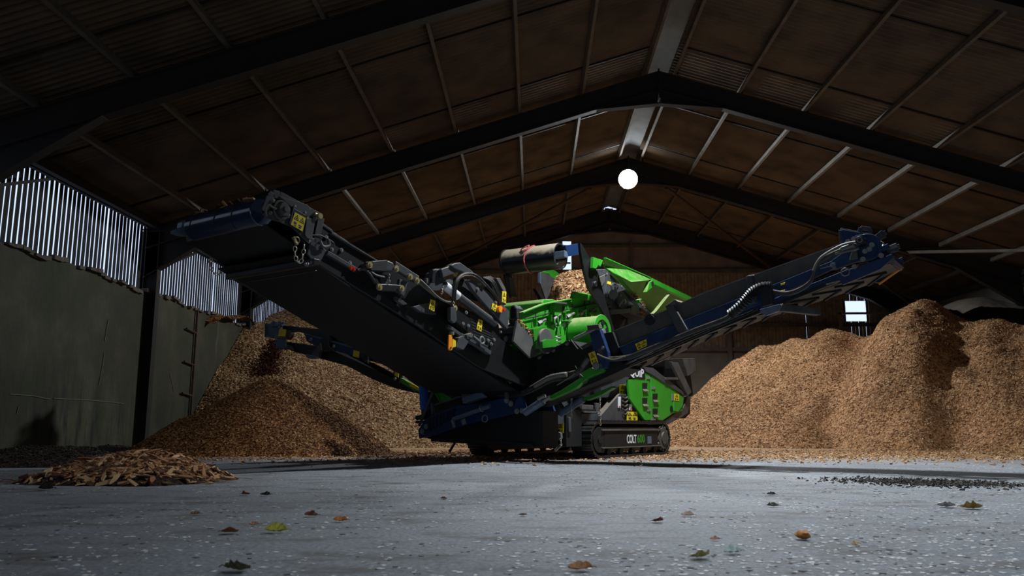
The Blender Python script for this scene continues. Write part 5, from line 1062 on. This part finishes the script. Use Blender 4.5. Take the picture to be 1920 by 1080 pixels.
# navy tail unit
tl = pr('conveyor_tail', 'navy', [(786, 822), (784, 806), (797, 786), (812, 778), (858, 760), (900, 757), (975, 738), (982, 750), (985, 770), (940, 782), (900, 790), (860, 801), (820, 815)], -2.66, .06)
MB().prism([ar(x, y, -2.66)+Vector((0, .85, 0)) for x, y in [(800, 818), (812, 778), (975, 738), (985, 770), (860, 801)]], (0, .05, 0)).build('far_tail_plate', 'navy', tl, .005)
PR(MB(), [(965, 757), (972, 744), (976, 742), (986, 765), (982, 773), (958, 776), (955, 768)], -2.72, .06).build('tail_ear', 'navy', tl, .006)
for x, y in ((979, 770), (969, 771), (958, 757), (950, 751), (792, 809), (799, 800)): mb = MB(); bolt(mb, ar(x, y, -2.73 if x > 900 else -2.68), (0, -1, 0), .03, .025); mb.build('tail_bolt', 'zinc', tl)
MB().cyl(ar(850, 786, -2.76), ar(919, 761, -2.76), .036, 16).build('tool_tube', 'bluegrey', tl, smooth=True)
mb = MB(); mb.torus(ar(903, 766, -2.76), .05, .010, (1, 0, .3)); mb.torus(ar(909, 785, -2.72), .055, .009, (0, 1, 0)); mb.bar(ar(848, 787, -2.72), ar(852, 802, -2.72), .02, .05); mb.bar(ar(868, 786, -2.72), ar(871, 796, -2.72), .02, .08); mb.build('tube_clip', 'zinc', tl, smooth=True)
mb = MB()
for i in range(8): mb.tube([ar(806+i*6.5, 782-i*2.2, -2.675), ar(803+i*6.5, 795-i*2.4, -2.685), ar(806+i*6.5, 808-i*3.2, -2.675)], .014, 5)
mb.build('grille_ribs', 'deep', tl, smooth=True)
cb = pr('valve_cover', 'bluegrey', [(865, 746), (903, 733), (902, 745), (868, 757)], -2.80, .16); PR(MB(), [(866, 738), (872, 728), (906, 714), (904, 733), (865, 746)], -2.78, .10).build('cover_top', 'dusty', cb, .006)
gp = pr('green_fender', 'green', [(805, 713), (938, 705), (935, 713), (906, 719), (866, 738), (827, 754)], -2.50, .05)
mb = MB(); mb.bar(ar(806, 712, -2.53), ar(850, 710, -2.53), .05, .02); mb.bar(ar(850, 710, -2.53), ar(938, 705, -2.53), .05, .02); mb.bar(ar(805, 713, -2.53), ar(827, 755, -2.53), .04, .02); mb.build('fender_rim', 'green_dk', gp)
for x, y in ((811, 718), (850, 714), (920, 709), (938, 712)): mb = MB(); bolt(mb, ar(x, y, -2.52), (0, -1, 0), .02, .02); mb.build('fender_bolt', 'zinc', gp)
MB().cyl(ar(812, 735, -2.7), ar(786, 798, -2.7), .025, 8).build('brace_rod', 'grey', tl, smooth=True)
MB().bar(ar(810, 756, -2.7), ar(812, 775, -2.7), .05, .04).bar(ar(815, 759, -2.68), ar(868, 742, -2.68), .03, .03).build('fender_stay', 'grey', tl, .003)
pr('bracket_plate', 'grey', [(941, 717), (947, 716), (952, 745), (947, 748)], -2.80, .05)
# black underbelly
pr('belly_pan', 'deep', [(786, 820), (830, 810), (975, 775), (1018, 770), (1018, 838), (1000, 838), (905, 834), (850, 829)], -2.45, .45)
pr('added_dark_block', 'deep', [(803, 672), (1000, 672), (1030, 720), (1062, 768), (1062, 838), (905, 834), (830, 806), (803, 800)], -1.62, .5)  # dark block added to black out the gap in the main conveyor's shadow
mb = MB(); mb.bar(ar(810, 824, -2.5), ar(900, 829, -2.5), .06, .07); mb.bar(ar(900, 829, -2.5), ar(1000, 836, -2.5), .06, .07); mb.build('belly_rail', 'black', mc, .006)
mb = MB(); mb.bar(ar(853, 830, -2.4), ar(843, 847, -2.4), .03, .03); mb.build('hanging_bar', 'deep', mc)
mb = MB(); PR(mb, [(1036, 783), (1062, 783), (1066, 795), (1066, 830), (1044, 838), (1022, 838), (1020, 812)], -1.55, .20); mb.build('front_leg_plate', 'navy', mc, .006)
PR(MB(), [(1038, 790), (1046, 782), (1066, 782), (1067, 810), (1040, 812)], -1.60, .08).build('leg_guard', 'grey', mc, .006)
sticker(ar, [(1046, 793), (1057.5, 793), (1057, 812), (1045, 812)], -1.62)
mb = MB(); PR(mb, [(1036, 820), (1042, 808), (1051, 812), (1052, 822), (1038, 828)], -1.70, .06); mb.cyl(ar(1052, 834, -1.7), ar(1041, 845, -1.7), .025, 10); mb.build('tow_pin', 'steel', mc, .004)
MB().chain([ar(1046, 780, -1.7), ar(1046, 795, -1.7)], .03, .005).chain([ar(1051, 822, -1.72), ar(1053, 838, -1.72)], .03, .005).build('pin_chain', 'chain', mc, smooth=True)
mb = MB(); PR(mb, [(1010, 785), (1020, 785), (1020, 838), (1012, 838)], -1.6, .06); mb.build('leg_post', 'navy', mc, .004)
# ---------------- left side conveyor
lc = pr('left_conveyor', 'navy', [(570, 625), (610, 636), (720, 664), (752, 676), (752, 692), (720, 684), (640, 661), (590, 648), (575, 640)], -1.95, .05)
MB().prism([ar(x, y, -1.95)+Vector((0, .6, 0)) for x, y in [(570, 625), (720, 664), (752, 676), (752, 692), (640, 661), (575, 640)]], (0, .05, 0)).build('far_frame', 'navy', lc, .004)
PR(MB(), [(530, 610), (600, 617), (650, 629), (705, 639), (760, 650), (760, 676), (720, 664), (610, 636), (560, 622), (530, 625)], -1.90, .02).build('side_skirt', 'rubber', lc, .003)
ribbon([(525, 612), (600, 623), (700, 647), (790, 672)], -1.88, -1.40, .016, 'carry_belt', 'rubber', lc)
PR(MB(), [(530, 640), (545, 642), (600, 650), (620, 656), (670, 678), (730, 706), (765, 722), (782, 738), (740, 728), (700, 712), (650, 686), (610, 675), (560, 662), (525, 650)], -1.92, .45).build('return_belt', 'rubber', lc, .01)
mb = MB(); mb.bar(ar(572, 626, -1.97), ar(608, 636, -1.97), .03, .02); mb.bar(ar(620, 640, -1.97), ar(752, 677, -1.97), .03, .02); mb.build('frame_highlight', 'bluegrey', lc)  # paler bars paint a highlight along the frame's top edge
for q_ in ([(606, 622), (617, 622), (616, 650), (626, 658), (605, 660), (600, 645)], [(677, 643), (688, 642), (690, 675), (680, 678)], [(736, 662), (744, 660), (752, 690), (748, 720), (738, 712)]): PR(MB(), q_, -2.03, .08).build('idler_bracket', 'black', lc, .005)
PR(MB(), [(584, 662), (601, 643), (603, 656), (596, 662), (596, 670), (586, 672)], -2.05, .10).build('dusty_bracket', 'dusty', lc, .005)
PR(MB(), [(573, 664), (590, 668), (598, 672), (582, 673), (574, 669)], -2.08, .06).build('end_shoe', 'bluegrey', lc, .004)
tg = PR(MB(), [(703, 637), (706, 637), (710, 655), (709, 664), (704, 665)], -2.06, .02).build('orange_tag', 'orange', lc)
pr('yellow_label', 'yellow', [(663, 656), (674, 659), (673, 671), (661, 668)], -1.97, .01, parent=lc); pr('yellow_label', 'yellow', [(742, 688), (749, 688), (747, 708), (739, 704)], -2.06, .01, parent=lc)
for x, y in ((626, 649), (583, 636), (708, 638), (720, 663), (741, 710), (691, 678)): mb = MB(); bolt(mb, ar(x, y, -2.06), (0, -1, 0), .025, .02); mb.build('frame_bolt', 'zinc', lc)
PR(MB(), [(748, 707), (757, 711), (790, 732), (790, 738), (770, 728), (748, 716)], -2.0, .08).build('green_tail', 'green', lc, .004)
PR(MB(), [(766, 716), (786, 727), (786, 733), (768, 724)], -2.02, .01).build('yellow_label', 'yellow', lc)
PR(MB(), [(748, 665), (800, 680), (800, 735), (765, 712), (750, 695)], -1.9, .5).build('tail_box', 'deep', lc, .01)
lh = pr('left_head_drive', 'bluegrey', [(500, 608), (515, 607), (522, 612), (524, 622), (520, 632), (500, 632), (498, 615)], -2.0, .04)
mb = MB(); 
for x in (514, 525): 
    q = ar(x, 608, -2.02); mb.cyl(q+Vector((0, 0, -.04)), q+Vector((0, 0, .06)), .05, 14)
mb.box(ar(520, 609, -1.95), (.22, .2, .09)); mb.build('motor', 'bluegrey', lh, .004, smooth=True)
mb = MB(); mb.bar(ar(497, 607, -2.0), ar(530, 611, -2.0), .03, .03); mb.bar(ar(497, 631, -2.05), ar(536, 634, -2.05), .05, .02); mb.bar(ar(498, 607, -2.0), ar(498, 631, -2.05), .04, .03); mb.bar(ar(525, 610, -2.0), ar(532, 604, -2.0), .03, .03); mb.build('head_frame', 'bluegrey', lh, .003)
PR(MB(), [(515, 636), (535, 636), (535, 650), (528, 656), (518, 652)], -2.04, .04).build('lower_plate', 'bluegrey', lh, .004)
PR(MB(), [(524, 616), (536, 618), (534, 631), (521, 630)], -2.03, .02).build('pale_yellow_label', 'yellow', lh); PR(MB(), [(537, 619), (545, 620), (543, 632), (536, 631)], -2.0, .03).build('dusty_plate', 'dusty', lh, .003)
q = ar(510, 622, -1.95); MB().cyl(q, q+Vector((0, .5, 0)), .14, 24).build('head_pulley', 'deep', lh, smooth=True)
PR(MB(), [(528, 644), (546, 648), (550, 656), (532, 655)], -2.0, .03).build('rear_tab', 'dusty', lh, .003)
# ================================================================== PERSON (seen from thigh to boot between the conveyors)
pp = ar(791, 786, -2.28); wp = O+W*(pp.x+.0)+R*(pp.y+.02); base_z = .66
st = MB().box((pp.x+.16, pp.y+.05, base_z-.03), (.34, .42, .05)).build('foot_step', 'deep', mc, .006)
MB().bar((pp.x+.05, pp.y+.1, base_z-.05), (pp.x+.6, pp.y+.3, .45), .06, .06).build('step_bracket', 'deep', st)
pe = thing('person', 'person in blue jeans and dark jacket standing behind the navy conveyor tail', 'person', (wp.x, wp.y, base_z), math.radians(-78))
def skin(name, m, pts, edges, parent, sub=2, root=0):
    me = bpy.data.meshes.new(name); me.from_pydata([p[:3] for p in pts], edges, []); o = bpy.data.objects.new(name, me); col.objects.link(o); o.parent = parent
    sk_ = o.modifiers.new('skin', 'SKIN'); sk_.use_smooth_shade = True; ss = o.modifiers.new('sub', 'SUBSURF'); ss.levels = sub; ss.render_levels = sub
    for i, p in enumerate(pts):
        d = me.skin_vertices[0].data[i]; r_ = p[3]; d.radius = r_ if isinstance(r_, tuple) else (r_, r_); d.use_root = (i == root)
    me.materials.append(M[m]); return o
B = [(0, 0, .93, .125), (0, 0, 1.05, .115), (0, .01, 1.22, .135), (0, .01, 1.38, .13), (0, 0, 1.47, .055), (0, -.01, 1.54, .055), (0, -.02, 1.63, .088), (0, -.02, 1.71, .075),
     (.10, 0, .86, .085), (.105, -.01, .48, .058), (.11, .02, .10, .042), (.11, -.09, .04, .038), (-.10, 0, .86, .085), (-.11, .04, .48, .058), (-.12, .10, .10, .042), (-.12, 0, .04, .038),
     (.19, 0, 1.40, .055), (.25, .01, 1.13, .042), (.22, -.16, .93, .032), (-.19, 0, 1.40, .055), (-.25, .02, 1.12, .042), (-.21, -.16, .94, .032)]
E = [(0, 1), (1, 2), (2, 3), (3, 4), (4, 5), (5, 6), (6, 7), (0, 8), (8, 9), (9, 10), (10, 11), (0, 12), (12, 13), (13, 14), (14, 15), (3, 16), (16, 17), (17, 18), (3, 19), (19, 20), (20, 21)]
for s_, wr in ((1, 18), (-1, 21)):    # palm, fingers and thumb
    i0 = len(B); w_ = Vector(B[wr][:3]); B.append((*(w_+Vector((0, -.055, -.03))), .024)); E.append((wr, i0))
    for k, ln in enumerate((.030, .036, .034, .026)):
        j = len(B); off = (k-1.5)*.019; B.append((*(w_+Vector((off*s_, -.095, -.05))), .009)); B.append((*(w_+Vector((off*s_, -.10-ln*.7, -.06-ln*.5))), .008)); B.append((*(w_+Vector((off*s_, -.10-ln, -.075-ln*1.1))), .007)); E += [(i0, j), (j, j+1), (j+1, j+2)]
    j = len(B); B.append((*(w_+Vector((-s_*.035, -.05, -.035))), .010)); B.append((*(w_+Vector((-s_*.045, -.085, -.05))), .008)); E += [(i0, j), (j, j+1)]
skin('body', 'skin', B, E, pe)
skin('jeans', 'jeans', [(0, 0, .98, (.15, .12)), (0, 0, .90, (.14, .12)), (.10, 0, .82, .098), (.105, -.01, .48, .074), (.11, .015, .14, .068), (-.10, 0, .82, .098), (-.11, .035, .48, .074), (-.12, .09, .14, .068)], [(0, 1), (1, 2), (2, 3), (3, 4), (1, 5), (5, 6), (6, 7)], pe, root=1)
skin('jacket', 'jacket', [(0, 0, .94, (.16, .13)), (0, 0, 1.10, (.15, .125)), (0, .01, 1.38, (.16, .13)), (0, 0, 1.45, .08), (.19, 0, 1.40, .075), (.25, .01, 1.13, .06), (.225, -.13, .96, .047), (-.19, 0, 1.40, .075), (-.25, .02, 1.12, .06), (-.215, -.13, .97, .047)], [(0, 1), (1, 2), (2, 3), (2, 4), (4, 5), (5, 6), (2, 7), (7, 8), (8, 9)], pe, root=1)
for x, y in ((.11, .02), (-.12, .10)): skin('boot', 'boot', [(x, y, .22, .065), (x, y, .06, .06), (x, y-.10, .045, .05), (x, y-.17, .04, .038)], [(0, 1), (1, 2), (2, 3)], pe)
skin('hair', 'hair', [(0, .02, 1.58, .06), (0, .01, 1.69, .092), (0, -.03, 1.745, .07)], [(0, 1), (1, 2)], pe)
mb = MB(); mb.cyl((0, -.105, 1.62), (0, -.135, 1.60), .012, 8, .016); mb.build('nose', 'skin', pe, smooth=True)
mb = MB(); mb.cyl((-.032, -.098, 1.645), (-.032, -.108, 1.645), .010, 10).cyl((.032, -.098, 1.645), (.032, -.108, 1.645), .010, 10); mb.build('eyes', 'ink', pe)
mb = MB(); mb.bar((-.02, -.104, 1.575), (.02, -.104, 1.575), .008, .006); mb.build('mouth', 'pink', pe)
mb = MB(); mb.torus((-.088, -.01, 1.63), .018, .006, (1, 0, 0), (0, 0, 1), 1.5).torus((.088, -.01, 1.63), .018, .006, (1, 0, 0), (0, 0, 1), 1.5); mb.build('ears', 'skin', pe, smooth=True)
